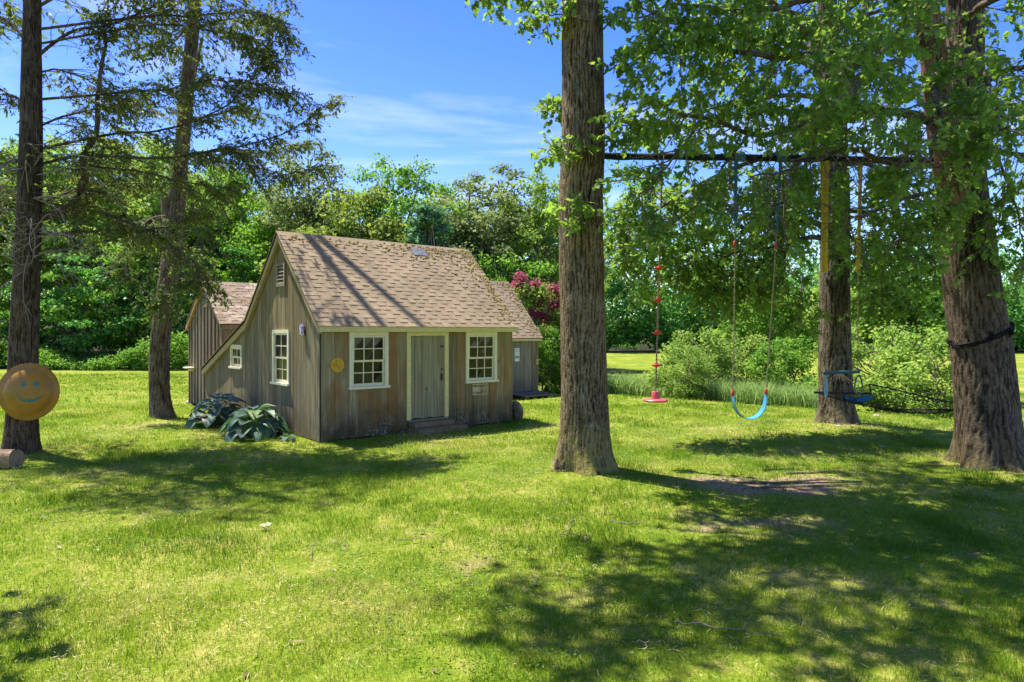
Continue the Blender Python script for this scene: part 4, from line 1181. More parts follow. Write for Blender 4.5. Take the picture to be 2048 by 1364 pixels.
link('green_foliage', leaf_mesh('green_foliage', pos, ax, nr, ls, DIAMOND, M_LIGHT), root)
link('stem', tubes_mesh('stem', [(spline([(0.2 + 0.1 * k_, 0, 0), (0.2 + c_[0] * 0.4, c_[1], c_[2] * 0.5), c_], 8), np.linspace(.03, .008, 8)) for k_, c_ in enumerate(np.concatenate([cr_, cg_])[::3])], M_TWIG, 6), root)
plant('shrub', 1098, 22.6, 0.8, 0.8, M_MID, 'green shrub filling the gap between the right-hand shed and the sunlit oak', 'shrub', name='leafy_shrub')
plant('shrub', 1130, 23.8, 0.95, 0.9, M_LIGHT, 'light shrub mostly hidden behind the sunlit oak trunk', 'shrub', name='leafy_shrub')
x_ = 1.05
pr = PROTO['young']; o = copy_tree(pr); o.location = (-7.6, 3.6, gz(-7.6, 3.6)); o.scale = (1.25, 1.25, 1.25)
tag(o, 'leafy tree beyond the left picture edge, shading the lawn corner', 'tree')
# undergrowth along the left wood edge and the wood behind everything: masses nobody could count
def mound_cloud(n_cl, xf, yf, rad, per, ls_, zf, flat=0.7):
    cc = np.array([(lambda x, y: (x, y, gz(x, y) + zf()))(xf(), yf()) for _ in range(n_cl)])
    return clumps(cc, rng.uniform(rad[0], rad[1], n_cl), per, ls_, flat)
pos, ax, nr, ls = mound_cloud(150, lambda: rng.uniform(-31, -5), lambda: 0, (0.5, 0.9), 1, 0.1, lambda: 0.4)
cen = []
for _ in range(520):
    x = rng.uniform(-32, -4); y = 32.9 - 0.12 * min(x, 0) * 1.0 + 1.6 * float(vnoise(x, 3, 0.25, 72)) + abs(rng.normal()) * 1.3
    cen.append((x, y, gz(x, y) + rng.uniform(0.05, 0.3) + rng.random() * 1.9 * float(vnoise(x, y, 0.22, 71)) ** 1.3))
pos, ax, nr, ls = clumps(np.array(cen), rng.uniform(0.3, 0.7, len(cen)), 85, 0.15, 0.6)
tag(link('undergrowth', leaf_mesh('undergrowth', pos, ax, nr, ls, DIAMOND, M_MID)), kind='stuff')
cen = []
for _ in range(420):
    x = rng.uniform(-60, 5); y = rng.uniform(52, 74)
    cen.append((x, y, gz(x, y) + rng.uniform(0.5, 9.5) * (0.8 if x > -8 else 1)))
for _ in range(420):
    x = rng.uniform(5, 110); y = rng.uniform(92, 120)
    cen.append((x, y, gz(x, y) + rng.uniform(0.5, 9.0)))
pos, ax, nr, ls = clumps(np.array(cen), rng.uniform(1.2, 2.6, len(cen)), 90, 0.46, 0.7)
tag(link('woodland', leaf_mesh('woodland', pos, ax, nr, ls, DIAMOND, M_MID)), kind='stuff')

# ------------------------------------------------------------------ sheds
M_WALL = wood_mat('weathered_boards', [(0.15, 0.115, 0.060), (0.29, 0.23, 0.13), (0.43, 0.36, 0.225)], red=0.85, grime=0.85, green=0.4, lichen=0.8, tint=0.36)
M_GABLE = wood_mat('gable_boards', [(0.11, 0.088, 0.046), (0.225, 0.187, 0.106), (0.38, 0.325, 0.20)], red=0.22, grime=0.5, green=0.35, bump=0.8, tint=0.26)
M_BATTEN = wood_mat('board_and_batten', [(0.12, 0.092, 0.062), (0.24, 0.19, 0.13), (0.38, 0.31, 0.22)], red=0.15, grime=0.3, green=0.15, lichen=0.2)
M_DOOR = wood_mat('door_boards', [(0.15, 0.13, 0.075), (0.29, 0.265, 0.165), (0.46, 0.43, 0.29)], red=0.12, grime=0.15, green=0.35, tint=0.12)
M_GREYWOOD = wood_mat('grey_boards', [(0.13, 0.11, 0.08), (0.24, 0.21, 0.155), (0.35, 0.31, 0.235)], red=0.1, grime=0.4, green=0.2)
M_STEP = wood_mat('step_timber', [(0.12, 0.085, 0.045), (0.25, 0.18, 0.10), (0.38, 0.285, 0.175)], red=0.1, grime=0.3, green=0.2)
M_TRIM = plain('cream_paint', (0.68, 0.57, 0.27), 0.55, 0.3, 0, 0.12, 14)
M_WHITE = plain('white_paint', (0.76, 0.69, 0.47), 0.5, 0.3, 0, 0.10, 14)
M_RAKE = plain('tan_paint', (0.42, 0.32, 0.15), 0.6, 0.25, 0, 0.18, 10)
M_BACK = plain('dark_sheathing', (0.03, 0.024, 0.016), 0.9, 0.05)
M_IRON = plain('black_iron', (0.02, 0.018, 0.016), 0.5, 0.4)
gb = NB('window_glass')
gb.b.inputs['Base Color'].default_value = (0.015, 0.017, 0.013, 1)
gb.b.inputs['Roughness'].default_value = 0.04
gb.b.inputs['Specular IOR Level'].default_value = 0.4
gb.b.inputs['Alpha'].default_value = 0.8
gb.bump(gb.noise(gb.coord('Object'), 5, 2), 0.08, 0.02)
M_GLASS = gb.m

b = NB('asphalt_shingle')
o_ = b.coord('Position')
f_ = b.noise(o_, 160, 2, 0.7)
n_a = b.noise(o_, 1.3, 4, 0.6)
col = b.ramp(b.orand(), [(0.0, (0.28, 0.212, 0.138)), (0.5, (0.30, 0.226, 0.146)), (1.0, (0.325, 0.246, 0.162))])
col = b.mix(1.0, col, b.ramp(f_, [(0.3, 0.72), (0.7, 1.25)]), 'MULTIPLY')
col = b.mix(1.0, col, b.ramp(n_a, [(0.35, 0.85), (0.65, 1.08)]), 'MULTIPLY')
stv = b.noise(b.mapping(o_, (4, 4, 1)), 2.0, 4, 0.6)
col = b.mix(b.math('MULTIPLY', b.ramp(stv, [(0.55, 0.0), (0.7, 1.0)]), 0.35), col, (0.12, 0.095, 0.07))
b.bump(f_, 0.5, 0.004)
M_SHING = b.done(col, 0.9, 0.12)
b = NB('mossy_shingle')
o_ = b.coord('Position')
f_ = b.noise(o_, 160, 2, 0.7)
col = b.ramp(b.orand(), [(0.0, (0.21, 0.15, 0.115)), (0.5, (0.28, 0.215, 0.165)), (1.0, (0.36, 0.29, 0.23))])
col = b.mix(1.0, col, b.ramp(f_, [(0.3, 0.72), (0.7, 1.25)]), 'MULTIPLY')
mo = b.ramp(b.noise(o_, 5.5, 5, 0.7), [(0.52, 0.0), (0.66, 1.0)])
col = b.mix(b.math('MULTIPLY', mo, 0.7), col, (0.16, 0.14, 0.04))
b.bump(f_, 0.5, 0.004)
M_SHING2 = b.done(col, 0.9, 0.12)
M_MOSS = leaf_mat('roof_moss', [(0, (0.12, 0.085, 0.02)), (0.5, (0.20, 0.15, 0.035)), (1, (0.28, 0.23, 0.06))], (0.2, 0.16, 0.03), 0.1)

def plank_row(parent, edges, zf0, zf1, fn, mat, th=0.022, gap=0.009, jitter=0.004, name='plank', inset=None):
    """vertical boards between successive edges; zf0/zf1 give bottom and top height along the wall"""
    for a0, a1 in zip(edges[:-1], edges[1:]):
        g_ = gap * rng.uniform(0.5, 1.3)
        x0, x1 = a0 + g_ / 2, a1 - g_ / 2
        j = rng.uniform(-jitter, jitter)
        pts = [(x0, zf0(x0) + rng.uniform(-.01, .015)), (x1, zf0(x1) + rng.uniform(-.01, .015))]
        mids = [q for q in (inset or []) if x0 < q < x1]
        pts += [(x1, zf1(x1))] + [(q, zf1(q)) for q in sorted(mids, reverse=True)] + [(x0, zf1(x0))]
        MB(fn).poly(pts, 0, th + j).build(name, mat, parent)

def spaced(a, b_, wmin, wmax):
    e = [a]
    while e[-1] < b_ - wmin * 0.6:
        e.append(e[-1] + rng.uniform(wmin, wmax))
    if len(e) > 2 and b_ - e[-2] < wmax * 1.25: e[-1] = b_
    elif e[-1] < b_: e.append(b_)
    e[-1] = b_
    return e

def shingle_roof(roof, u0, u1, eave, ridge, mat, expo, tabw, lim=None, first=0.0, parts=True):
    """courses of tabs on the plane from eave (y, z) to ridge (y, z); each tab an object sharing a few meshes"""
    ey, ez = eave; ry, rz = ridge
    L_ = math.hypot(ry - ey, rz - ez); n = int(round(L_ / expo)); expo = L_ / n
    ang = math.atan2(rz - ez, ry - ey)
    nt_ = int(round((u1 - u0) / tabw)); tw = (u1 - u0) / nt_
    meshes = []
    for k in range(6):
        m = MB(); l = expo * 1.28
        def slab_(x0, x1, t, d):
            m.add([(x0, -d, 0.001), (x1, -d, 0.001), (x1, l, 0.001), (x0, l, 0.001), (x0, -d, t), (x1, -d, t), (x1, l, 0.003), (x0, l, 0.003)],
                  [(0, 3, 2, 1), (4, 5, 6, 7), (0, 1, 5, 4), (2, 3, 7, 6), (0, 4, 7, 3), (1, 2, 6, 5)])
        slab_(0.001, tw - 0.001, 0.0095, 0)
        a0 = tw * (0.08, 0.3, 0.2, 0.4, 0.0, 0.15)[k]; a1 = a0 + tw * (0.55, 0.6, 0.7, 0.5, 0.6, 0.45)[k]
        slab_(a0, min(a1, tw - 0.001), (0.0165, 0.018, 0.0155, 0.0185, 0.015, 0.0175)[k], 0.002)
        meshes.append(m.mesh('shingle', mat))
    half = MB(); half.add([((0.002 if v[0] < tw / 2 else tw / 2 - 0.002), v[1], v[2]) for v in [vv_.co[:] for vv_ in meshes[2].vertices]], [tuple(p.vertices) for p in meshes[2].polygons])
    half = half.mesh('shingle', mat)
    rest = MB()
    cnt = 0
    for c_ in range(n):
        y = ey + math.cos(ang) * expo * c_; z = ez + math.sin(ang) * expo * c_
        off = (c_ % 2) * tw / 2
        xs = [(u0 + off + tw * k, False) for k in range(nt_ - (1 if off else 0))]
        if off: xs = [(u0, True)] + xs + [(u1 - tw / 2, True)]
        for x, hf in xs:
            me = half if hf else meshes[rng.integers(6)]
            vis = parts and (lim is None or lim(x, y, z))
            M = Matrix.Translation((x, y, z)) @ Matrix.Rotation(ang + 0.028, 4, 'X')
            if vis and cnt < 300:
                o = link('shingle', me, roof); o.matrix_local = M; cnt += 1
            else:
                rest.add([M @ v.co for v in me.vertices], [tuple(p.vertices) for p in me.polygons])
    if rest.v:
        tag(rest.build('shingle', mat, roof), kind='stuff')

def window(parent, fn, a0, a1, b0, b1, cols=3, rows=2, trim=0.075, head=0.07, sill=0.045, ajar=0.0, wmat=None, proud=0.045):
    """double-hung window: outer casing a0..a1 x b0..b1 on the wall plane, c = outwards"""
    wmat = wmat or M_WHITE
    w_ = MB(fn)
    w_.box(a0, a0 + trim, b0 + sill, b1, -0.03, proud)
    w_.box(a1 - trim, a1, b0 + sill, b1, -0.03, proud)
    w_.box(a0 + trim, a1 - trim, b1 - head, b1, -0.03, proud - 0.002)
    wo_ = w_.build('window', wmat, parent)
    MB(fn).box(a0 - 0.025, a1 + 0.025, b0, b0 + sill, -0.03, proud + 0.035).build('sill', wmat, wo_)
    i0, i1, j0, j1 = a0 + trim + .002, a1 - trim - .002, b0 + sill + .002, b1 - head - .002
    jm = (j0 + j1) / 2
    st = 0.032
    for k, (q0, q1, c0) in enumerate([(j0, jm + 0.012, -0.012), (jm - 0.012, j1, 0.012)]):
        s_ = MB(fn)
        s_.box(i0, i0 + st, q0, q1, c0 - .012, c0 + .012).box(i1 - st, i1, q0, q1, c0 - .012, c0 + .012)
        s_.box(i0 + st, i1 - st, q0, q0 + (0.055 if k == 0 else st), c0 - .0125, c0 + .0115).box(i0 + st, i1 - st, q1 - st, q1, c0 - .0125, c0 + .0115)
        so = s_.build('sash', wmat, wo_)
    for k, (q0, q1, c0) in enumerate([(j0 + 0.055, jm - 0.02, -0.012), (jm + 0.02, j1 - st, 0.012)]):
        x0, x1 = i0 + st, i1 - st
        for m_ in range(1, cols):
            x = x0 + (x1 - x0) * m_ / cols
            MB(fn).box(x - 0.009, x + 0.009, q0, q1, c0 - .008, c0 + .0105).build('muntin', wmat, wo_)
        for m_ in range(1, rows):
            y = q0 + (q1 - q0) * m_ / rows
            MB(fn).box(x0, x1, y - 0.009, y + 0.009, c0 - .007, c0 + .0095).build('muntin', wmat, wo_)
        for m_ in range(cols):
            for r_ in range(rows):
                xa, xb = x0 + (x1 - x0) * m_ / cols, x0 + (x1 - x0) * (m_ + 1) / cols
                ya, yb = q0 + (q1 - q0) * r_ / rows, q0 + (q1 - q0) * (r_ + 1) / rows
                t_ = rng.uniform(-0.002, 0.002)
                p_ = MB(fn); p_.add([(xa, ya, c0 - .004 + t_), (xb, ya, c0 - .004 - t_), (xb, yb, c0 - .004 + t_), (xa, yb, c0 - .004 - t_), (xa, ya, c0 - .001 + t_), (xb, ya, c0 - .001 - t_), (xb, yb, c0 - .001 + t_), (xa, yb, c0 - .001 - t_)],
                                   [(0, 3, 2, 1), (4, 5, 6, 7), (0, 1, 5, 4), (1, 2, 6, 5), (2, 3, 7, 6), (3, 0, 4, 7)])
                p_.build('pane', M_GLASS, wo_)
    return wo_

def vent(parent, fn, a0, a1, b0, b1, mat, n=5):
    v = MB(fn)
    v.box(a0, a0 + .05, b0, b1, 0.022, .05).box(a1 - .05, a1, b0, b1, .022, .05).box(a0 + .05, a1 - .05, b1 - .045, b1, .022, .049).box(a0 + .05, a1 - .05, b0, b0 + .045, .022, .049)
    vo = v.build('vent', mat, parent)
    MB(fn).box(a0 + .05, a1 - .05, b0 + .045, b1 - .045, .023, .026).build('backing', M_BACK, vo)
    h = (b1 - b0 - .09) / n
    for k in range(n):
        z = b0 + .045 + h * (k + .5)
        s_ = MB(fn); s_.add([(a0 + .05, z + h * .32, .028), (a1 - .05, z + h * .32, .028), (a1 - .05, z - h * .3, .05), (a0 + .05, z - h * .3, .05),
                            (a0 + .05, z + h * .22, .028), (a1 - .05, z + h * .22, .028), (a1 - .05, z - h * .4, .05), (a0 + .05, z - h * .4, .05)],
                           [(0, 1, 2, 3), (7, 6, 5, 4), (0, 4, 5, 1), (2, 6, 7, 3), (1, 5, 6, 2), (0, 3, 7, 4)])
        s_.build('slat', mat, vo)

# ---- the main shed (saltbox with a lean-to at its back)
shed = empty('garden_shed', SHED, SHED_RZ)
tag(shed, 'large weathered plank shed with white-trimmed windows and closed plank door', 'shed')
FR = lambda a, b_, c_: (a, -c_, b_)            # front wall: along u, up, outwards
GB = lambda a, b_, c_: (-c_, a, b_)            # gable wall: along depth, up, outwards
EV, RG = (-0.12, 2.12), (1.776, 4.0)
BRK, LOW = (3.59, 2.275), (6.78, 1.07)
def roof_z(t):
    if t < RG[0]: return EV[1] + (t - EV[0]) * (RG[1] - EV[1]) / (RG[0] - EV[0])
    if t < BRK[0]: return RG[1] + (t - RG[0]) * (BRK[1] - RG[1]) / (BRK[0] - RG[0])
    return BRK[1] + (t - BRK[0]) * (LOW[1] - BRK[1]) / (LOW[0] - BRK[0])
LW, TD = 4.523, 6.68
gl = lambda u, v: gz(SHED.x + U.x * u + V.x * v, SHED.y + U.y * u + V.y * v) + 0.02
# sheathing with real openings
m = MB(FR)
for a0, a1, b0, b1 in [(0.03, 0.60, 0.03, 2.05), (0.60, 1.30, 0.03, 0.96), (1.30, 1.84, 0.03, 2.05), (1.84, 2.72, 0.03, 0.24), (2.72, 3.28, 0.03, 2.05), (3.28, 4.00, 0.03, 0.96), (4.00, LW - .03, 0.03, 2.05)]:
    m.box(a0, a1, b0, b1, -0.03, -0.001)
front = m.build('front_wall', M_BACK, shed)
def slab(mb, t0, t1, z0, zf, c0, c1):
    q = [t0] + [x for x in (RG[0], BRK[0]) if t0 < x < t1] + [t1]
    mb.poly([(t0, z0), (t1, z0)] + [(x, zf(x) - 0.05) for x in reversed(q)], c0, c1)
m = MB(GB)
slab(m, 0.035, 1.42, 0.03, roof_z, -.03, -.001)
m.box(1.42, 2.14, 0.03, 0.98, -.03, -.001)
m.poly([(1.42, 2.03), (2.14, 2.03), (2.14, roof_z(2.14) - .05), (RG[0], roof_z(RG[0]) - .05), (1.42, roof_z(1.42) - .05)], -.03, -.001)
slab(m, 2.14, 4.06, 0.03, roof_z, -.03, -.001)
m.box(4.06, 4.70, 0.03, 1.20, -.03, -.001)
m.poly([(4.06, 1.70), (4.70, 1.70), (4.70, roof_z(4.70) - .05), (4.06, roof_z(4.06) - .05)], -.03, -.001)
slab(m, 4.70, TD, 0.03, roof_z, -.03, -.001)
gable = m.build('gable_wall', M_BACK, shed)
m = MB(lambda a, b_, c_: (LW + c_, a, b_))
slab(m, 0.035, TD, 0.03, roof_z, -.03, -.001)
m.box(0.035, TD, 0, 0.02, -LW + .1, -.04)
m2 = MB(lambda a, b_, c_: (a, TD + c_, b_)); m2.box(0.03, LW - .03, 0.02, 0.98, -.03, -.001)
m.v, n0 = m.v, len(m.v); m.f += [tuple(i + n0 for i in f) for f in m2.f]; m.v += m2.v
end = m.build('end_wall', M_BACK, shed)
# front boards
for ed, z1 in [([0, .26, .54], 2.02), ([.54, .74, .965, 1.17, 1.362], .945), ([1.362, 1.57, 1.777], 2.02), ([1.777, 2.05, 2.3, 2.55, 2.772], .27), ([2.772, 2.985, 3.221], 2.02),
               ([3.221, 3.43, 3.64, 3.86, 4.063], .935), ([4.063, 4.28, LW], 2.02)]:
    plank_row(front, ed, lambda a: gl(a, 0) + 0.0, lambda a, z1=z1: z1, FR, M_WALL)
# gable boards
gz0 = lambda a: gl(0, a)
zt = lambda a: roof_z(a) - 0.04
for ed in [spaced(0.025, 1.36, .17, .25)]: plank_row(gable, ed, gz0, zt, GB, M_GABLE)
plank_row(gable, [1.36, 1.57, 1.79, 1.99, 2.2], gz0, lambda a: 0.96, GB, M_GABLE)
plank_row(gable, [1.36, 1.57, 1.79, 1.99, 2.2], lambda a: 2.05, zt, GB, M_GABLE, inset=[RG[0]])
plank_row(gable, spaced(2.2, 4.0, .17, .25), gz0, zt, GB, M_GABLE, inset=[BRK[0]])
plank_row(gable, [4.0, 4.19, 4.38, 4.57, 4.75], gz0, lambda a: 1.18, GB, M_GABLE)
plank_row(gable, [4.0, 4.19, 4.38, 4.57, 4.75], lambda a: 1.715, zt, GB, M_GABLE)
plank_row(gable, spaced(4.75, TD, .18, .26), gz0, zt, GB, M_GABLE)
plank_row(end, spaced(0.025, 3.4, .19, .26), lambda a: gl(LW, a), zt, lambda a, b_, c_: (LW + c_, a, b_), M_WALL, inset=[RG[0]])
# windows, door
window(shed, FR, .54, 1.362, .94, 2.01)
window(shed, FR, 3.221, 4.063, .93, 2.01)
window(shed, GB, 1.36, 2.2, .955, 2.055, cols=2)
window(shed, GB, 4.0, 4.75, 1.175, 1.72, cols=2, rows=1, trim=0.065)
vent(shed, GB, 1.55, 1.97, 2.92, 3.38, M_GREYWOOD)
# inner floor and a plain inside so that the panes look into a dark room
df = MB(FR)
df.box(1.777, 1.868, .27, 2.01, -.03, .042).box(2.685, 2.772, .27, 2.01, -.03, .042).box(1.868, 2.685, 1.935, 2.01, -.03, .040)
df.build('door_frame', M_TRIM, shed)
door = MB(FR).box(1.872, 2.681, .285, 1.93, -.045, -.026).build('door', M_BACK, shed)
de = [1.872, 1.985, 2.145, 2.30, 2.455, 2.585, 2.681]
plank_row(door, de, lambda a: .283, lambda a: 1.931, lambda a, b_, c_: (a, .026 - c_, b_), M_DOOR, 0.02, 0.005, 0.003)
MB(FR).box(1.80, 2.75, .232, .268, -.03, .05).build('threshold', M_GREYWOOD, shed)
h = MB(FR); h.box(2.605, 2.635, 1.02, 1.16, -.006, .004)
h.tube([(2.62, 1.14, 0), (2.62, 1.13, .035), (2.62, 1.06, .04), (2.62, 1.04, 0)], .008, 6).box(2.60, 2.66, 1.125, 1.14, .0, .012)
h.build('latch', M_IRON, door, loc=None)
MB(FR).box(2.61, 2.65, 1.23, 1.265, -.006, .006).build('lock', M_IRON, door)
MB(FR).box(2.60, 2.665, 1.70, 1.735, -.006, .006).build('bolt', M_IRON, door)
MB(FR).box(1.83, 2.78, .135, .228, .03, .24).build('step', M_STEP, shed)
MB(FR).box(1.79, 2.95, -.03, .13, .03, .46).build('step', M_STEP, shed)
# eaves and rakes
MB(FR).box(-.085, LW + .085, 2.012, 2.115, .05, .12).build('fascia', M_TRIM, shed)
def rake(u0, u1, pts, d0, d1, mat, parent, name='rake_board'):
    up_ = [(t, z - d0) for t, z in pts]; lo = [(t, z - d1) for t, z in pts]
    MB(lambda a, b_, c_: (c_, a, b_)).poly(up_ + lo[::-1], u0, u1).build(name, mat, parent)
for u0, u1 in ((-.10, -.03), (LW + .03, LW + .10)):
    rake(u0, u1, [(EV[0] + .012, EV[1] + .012), (RG[0], RG[1])], .012, .15, M_RAKE, shed)
    rake(u0, u1, [(RG[0] + .002, RG[1] - .002), (BRK[0] + .08, BRK[1] - .076)], .012, .17, M_RAKE, shed)
    rake(u0 + .012 * (1 if u0 < 0 else -1), u1, [(BRK[0] - .02, BRK[1] + .008), (LOW[0], LOW[1])], .018, .16, M_RAKE, shed)
roof = MB(lambda a, b_, c_: (c_, a, b_)).poly([(EV[0], EV[1]), (RG[0], RG[1]), (BRK[0], BRK[1]), (LOW[0], LOW[1]), (LOW[0], LOW[1] - .02), (BRK[0], BRK[1] - .025), (RG[0], RG[1] - .03), (EV[0] + .01, EV[1] - .012)], -.11, LW + .11).build('roof', M_BACK, shed)
shingle_roof(roof, -.125, LW + .125, (EV[0] - .02, EV[1] - .012), RG, M_SHING, .116, .292)
def back_courses(p0, p1, u0, u1, mat, parent, expo=.125):
    """courses on a back slope (facing away from the photograph): stepped sheets joined into one part"""
    L_ = math.hypot(p1[0] - p0[0], p1[1] - p0[1]); n = int(L_ / expo); m = MB(lambda a, b_, c_: (c_, a, b_))
    dx, dz = (p1[0] - p0[0]) / L_, (p1[1] - p0[1]) / L_
    for k in range(n):
        s0, s1 = k * expo, (k + 1) * expo
        for w0 in np.arange(u0, u1 - .01, .38):
            j = rng.uniform(-.004, .004); t = .016 + rng.uniform(0, .008)
            m.poly([(p0[0] + dx * s0 , p0[1] + dz * s0 + .002), (p0[0] + dx * s1, p0[1] + dz * s1 + .002), (p0[0] + dx * (s1 + j), p0[1] + dz * (s1 + j) + t), (p0[0] + dx * s0, p0[1] + dz * s0 + .006)], w0 + .002, min(w0 + .378, u1))
    tag(m.build('shingle', mat, parent), kind='stuff')
back_courses(RG, BRK, -.125, LW + .125, M_SHING, roof)
back_courses(BRK, LOW, -.125, LW + .125, M_SHING, roof)
rc = MB(lambda a, b_, c_: (c_, a, b_))
for k, w0 in enumerate(np.arange(-.125, LW + .12, .29)):
    t = .006 + .006 * (k % 2)
    rc.poly([(RG[0] - .13, RG[1] - .118 + t), (RG[0], RG[1] + .010 + t), (RG[0] + .13, RG[1] - .112 + t), (RG[0] + .13, RG[1] - .122 + t), (RG[0], RG[1] - .0 + t), (RG[0] - .13, RG[1] - .128 + t)], w0, min(w0 + .288, LW + .125))
rc.build('ridge_cap', M_SHING, roof)
sl_ = (RG[1] - EV[1]) / (RG[0] - EV[0])
def on_roof(u, t): return (u, t, EV[1] + (t - EV[0]) * sl_)
fl = MB(); A0 = [on_roof(*q) for q in ((2.92, 1.50), (3.27, 1.50), (3.27, 1.68), (2.92, 1.68))]
fl.add([(x, y - .012, z + .022) for x, y, z in A0] + [(x, y - .008, z + .012) for x, y, z in A0], [(0, 1, 2, 3), (7, 6, 5, 4), (0, 4, 5, 1), (1, 5, 6, 2), (2, 6, 7, 3), (3, 7, 4, 0)])
fl.build('flashing', plain('grey_metal', (0.30, 0.31, 0.33), 0.4, 0.5, 0.5), roof)
# cushions of moss along the ridge, round the flashing and down the right-hand rake
def moss(parent, spots, size):
    V_, F_, n = [], [], 0
    for (x, y, z), s in zip(spots, size):
        r = [(math.cos(a) * s * rng.uniform(.6, 1.2), math.sin(a) * s * rng.uniform(.6, 1.2)) for a in np.arange(6) * 1.047]
        V_ += [(x + p, y + q * .75, z + q * .72 - .004) for p, q in r] + [(x, y - s * .3, z + s * .42)]
        for k in range(6): F_ += [n + k, n + (k + 1) % 6, n + 6]
        n += 7
    tag(link('moss', np_mesh('moss', V_, F_, np.full(len(F_) // 3, 3), M_MOSS, True), parent), kind='stuff')
sp = []
for _ in range(520):
    k = rng.random()
    if k < .36: u, t = LW + .1 - abs(rng.normal()) * .16, rng.uniform(-.05, 1.75)
    elif k < .70: u, t = LW * (1 - rng.random() ** 1.6), RG[0] - abs(rng.normal()) * .09 - .03
    elif k < .88: u, t = 3.1 + rng.normal() * .28, 1.60 + rng.normal() * .13
    else: u, t = 4.1 + rng.normal() * .3, 1.3 + rng.normal() * .25
    if -.1 < u < LW + .12 and -.1 < t < RG[0]:
        x, y, z = on_roof(u, t); sp.append((x, y - .012, z + .014))
moss(roof, sp, rng.uniform(.014, .046, len(sp)))

# ---- the board-and-batten shed behind on the left
s2 = empty('batten_shed', SHED, SHED_RZ)
tag(s2, 'narrow tall board-and-batten shed with mossy shingle roof, half hidden behind the saltbox shed', 'shed')
U0 = .13
G2_ = lambda a, b_, c_: (U0 - c_, a, b_)
E2, R2, B2 = (5.72, 2.22), (7.18, 3.32), (8.68, 2.20)
def rz2(t): return E2[1] + (t - E2[0]) * (R2[1] - E2[1]) / (R2[0] - E2[0]) if t < R2[0] else R2[1] + (t - R2[0]) * (B2[1] - R2[1]) / (B2[0] - R2[0])
m = MB(G2_); m.poly([(5.85, 0.02), (8.55, 0.02), (8.55, rz2(8.55) - .05), (R2[0], rz2(R2[0]) - .05), (5.85, rz2(5.85) - .05)], -.03, -.001)
gw = m.build('gable_wall', M_BACK, s2)
ed = spaced(5.85, 8.55, .24, .32)
plank_row(gw, ed, lambda a: 0.06 + gl(U0, a), lambda a: rz2(a) - .04, G2_, M_BATTEN, inset=[R2[0]])
for a in ed[1:-1]:
    MB(G2_).poly([(a - .028, .08), (a + .028, .08), (a + .028, rz2(a + .028) - .045), (a - .028, rz2(a - .028) - .045)], .027, .05).build('batten', M_BATTEN, gw)
MB(G2_).box(8.50, 8.56, .05, rz2(8.53) - .05, .028, .056).build('corner_board', M_BATTEN, gw)
F2 = lambda a, b_, c_: (a, 5.85 - c_, b_)
fw = MB(F2).box(U0 + .03, 4.2, .02, 2.2, -.03, -.001).build('front_wall', M_BACK, s2)
plank_row(fw, [U0, .52, .60, .95, 1.25, 1.6, 1.95, 2.3], lambda a: .05, lambda a: 2.16, F2, M_GREYWOOD)
st = MB(F2)
for k in range(26):
    x, z = rng.uniform(U0 + .02, .55), rng.uniform(2.02, 2.15)
    a_ = rng.uniform(-.6, .6); st.box(x, x + rng.uniform(.03, .09), z, z + .006, .0265, .0285)
st.build('rust_streaks', plain('rust_stain', (0.42, 0.13, 0.03), 0.9, 0.05), fw)
MB(lambda a, b_, c_: (a, 8.55 + c_, b_)).box(U0 + .03, 4.2, .02, 2.16, -.03, -.001).build('back_wall', M_GREYWOOD, s2)
r2 = MB(lambda a, b_, c_: (c_, a, b_)).poly([E2, R2, B2, (B2[0], B2[1] - .03), (R2[0], R2[1] - .035), (E2[0], E2[1] - .03)], U0 - .1, 4.25).build('roof', M_BACK, s2)
shingle_roof(r2, U0 - .115, 4.25, (E2[0] - .02, E2[1] - .012), R2, M_SHING2, .13, .34, lim=lambda x, y, z: x < 2.1)
back_courses(R2, B2, U0 - .115, 4.25, M_SHING2, r2)
MB(F2).box(U0 - .09, 4.2, 2.075, 2.195, .05, .12).build('fascia', M_GREYWOOD, s2)
rake(U0 - .095, U0 - .04, [(E2[0] + .01, E2[1]), R2], .008, .10, M_GREYWOOD, s2)
rake(U0 - .10, U0 - .04, [(R2[0] + .002, R2[1]), (B2[0], B2[1])], .008, .15, plain('new_pine', (0.42, 0.25, 0.09), 0.6, 0.2), s2)
vent(s2, G2_, 6.98, 7.36, 2.66, 3.02, M_GREYWOOD, 4)
sp = []
for _ in range(260):
    u, t = rng.uniform(U0 - .1, 2.2), E2[0] + (R2[0] - E2[0]) * rng.beta(1.6, 1.6)
    sp.append((u, t - .012, rz2(t) + .012))
moss(r2, sp, rng.uniform(.012, .035, len(sp)))
sh = MB(G2_); sh.box(8.02, 8.42, 1.03, 1.06, .03, .24).box(8.14, 8.20, .95, 1.03, .03, .17)
sh.build('shelf', M_WHITE, s2)

# ---- the small shed on the right
s3 = empty('tool_shed', SHED, SHED_RZ)
tag(s3, 'small weathered shed with a white sign on its door, past the saltbox shed', 'shed')
E3, R3, B3 = (4.34, 1.83), (6.02, 3.68), (7.70, 1.83)
def rz3(t): return E3[1] + (t - E3[0]) * (R3[1] - E3[1]) / (R3[0] - E3[0]) if t < R3[0] else R3[1] + (t - R3[0]) * (B3[1] - R3[1]) / (B3[0] - R3[0])
F3 = lambda a, b_, c_: (a, 4.46 - c_, b_)
fw = MB(F3).box(4.9, 9.38, .02, 1.80, -.03, -.001).build('front_wall', M_BACK, s3)
plank_row(fw, [5.6, 5.9, 6.2, 6.5, 6.8, 7.1, 7.4, 7.7, 8.0, 8.12], lambda a: gl(a, 4.46), lambda a: 1.78, F3, M_GREYWOOD)
plank_row(fw, [9.22, 9.42], lambda a: gl(a, 4.46) + .02, lambda a: 1.78, F3, M_BATTEN)
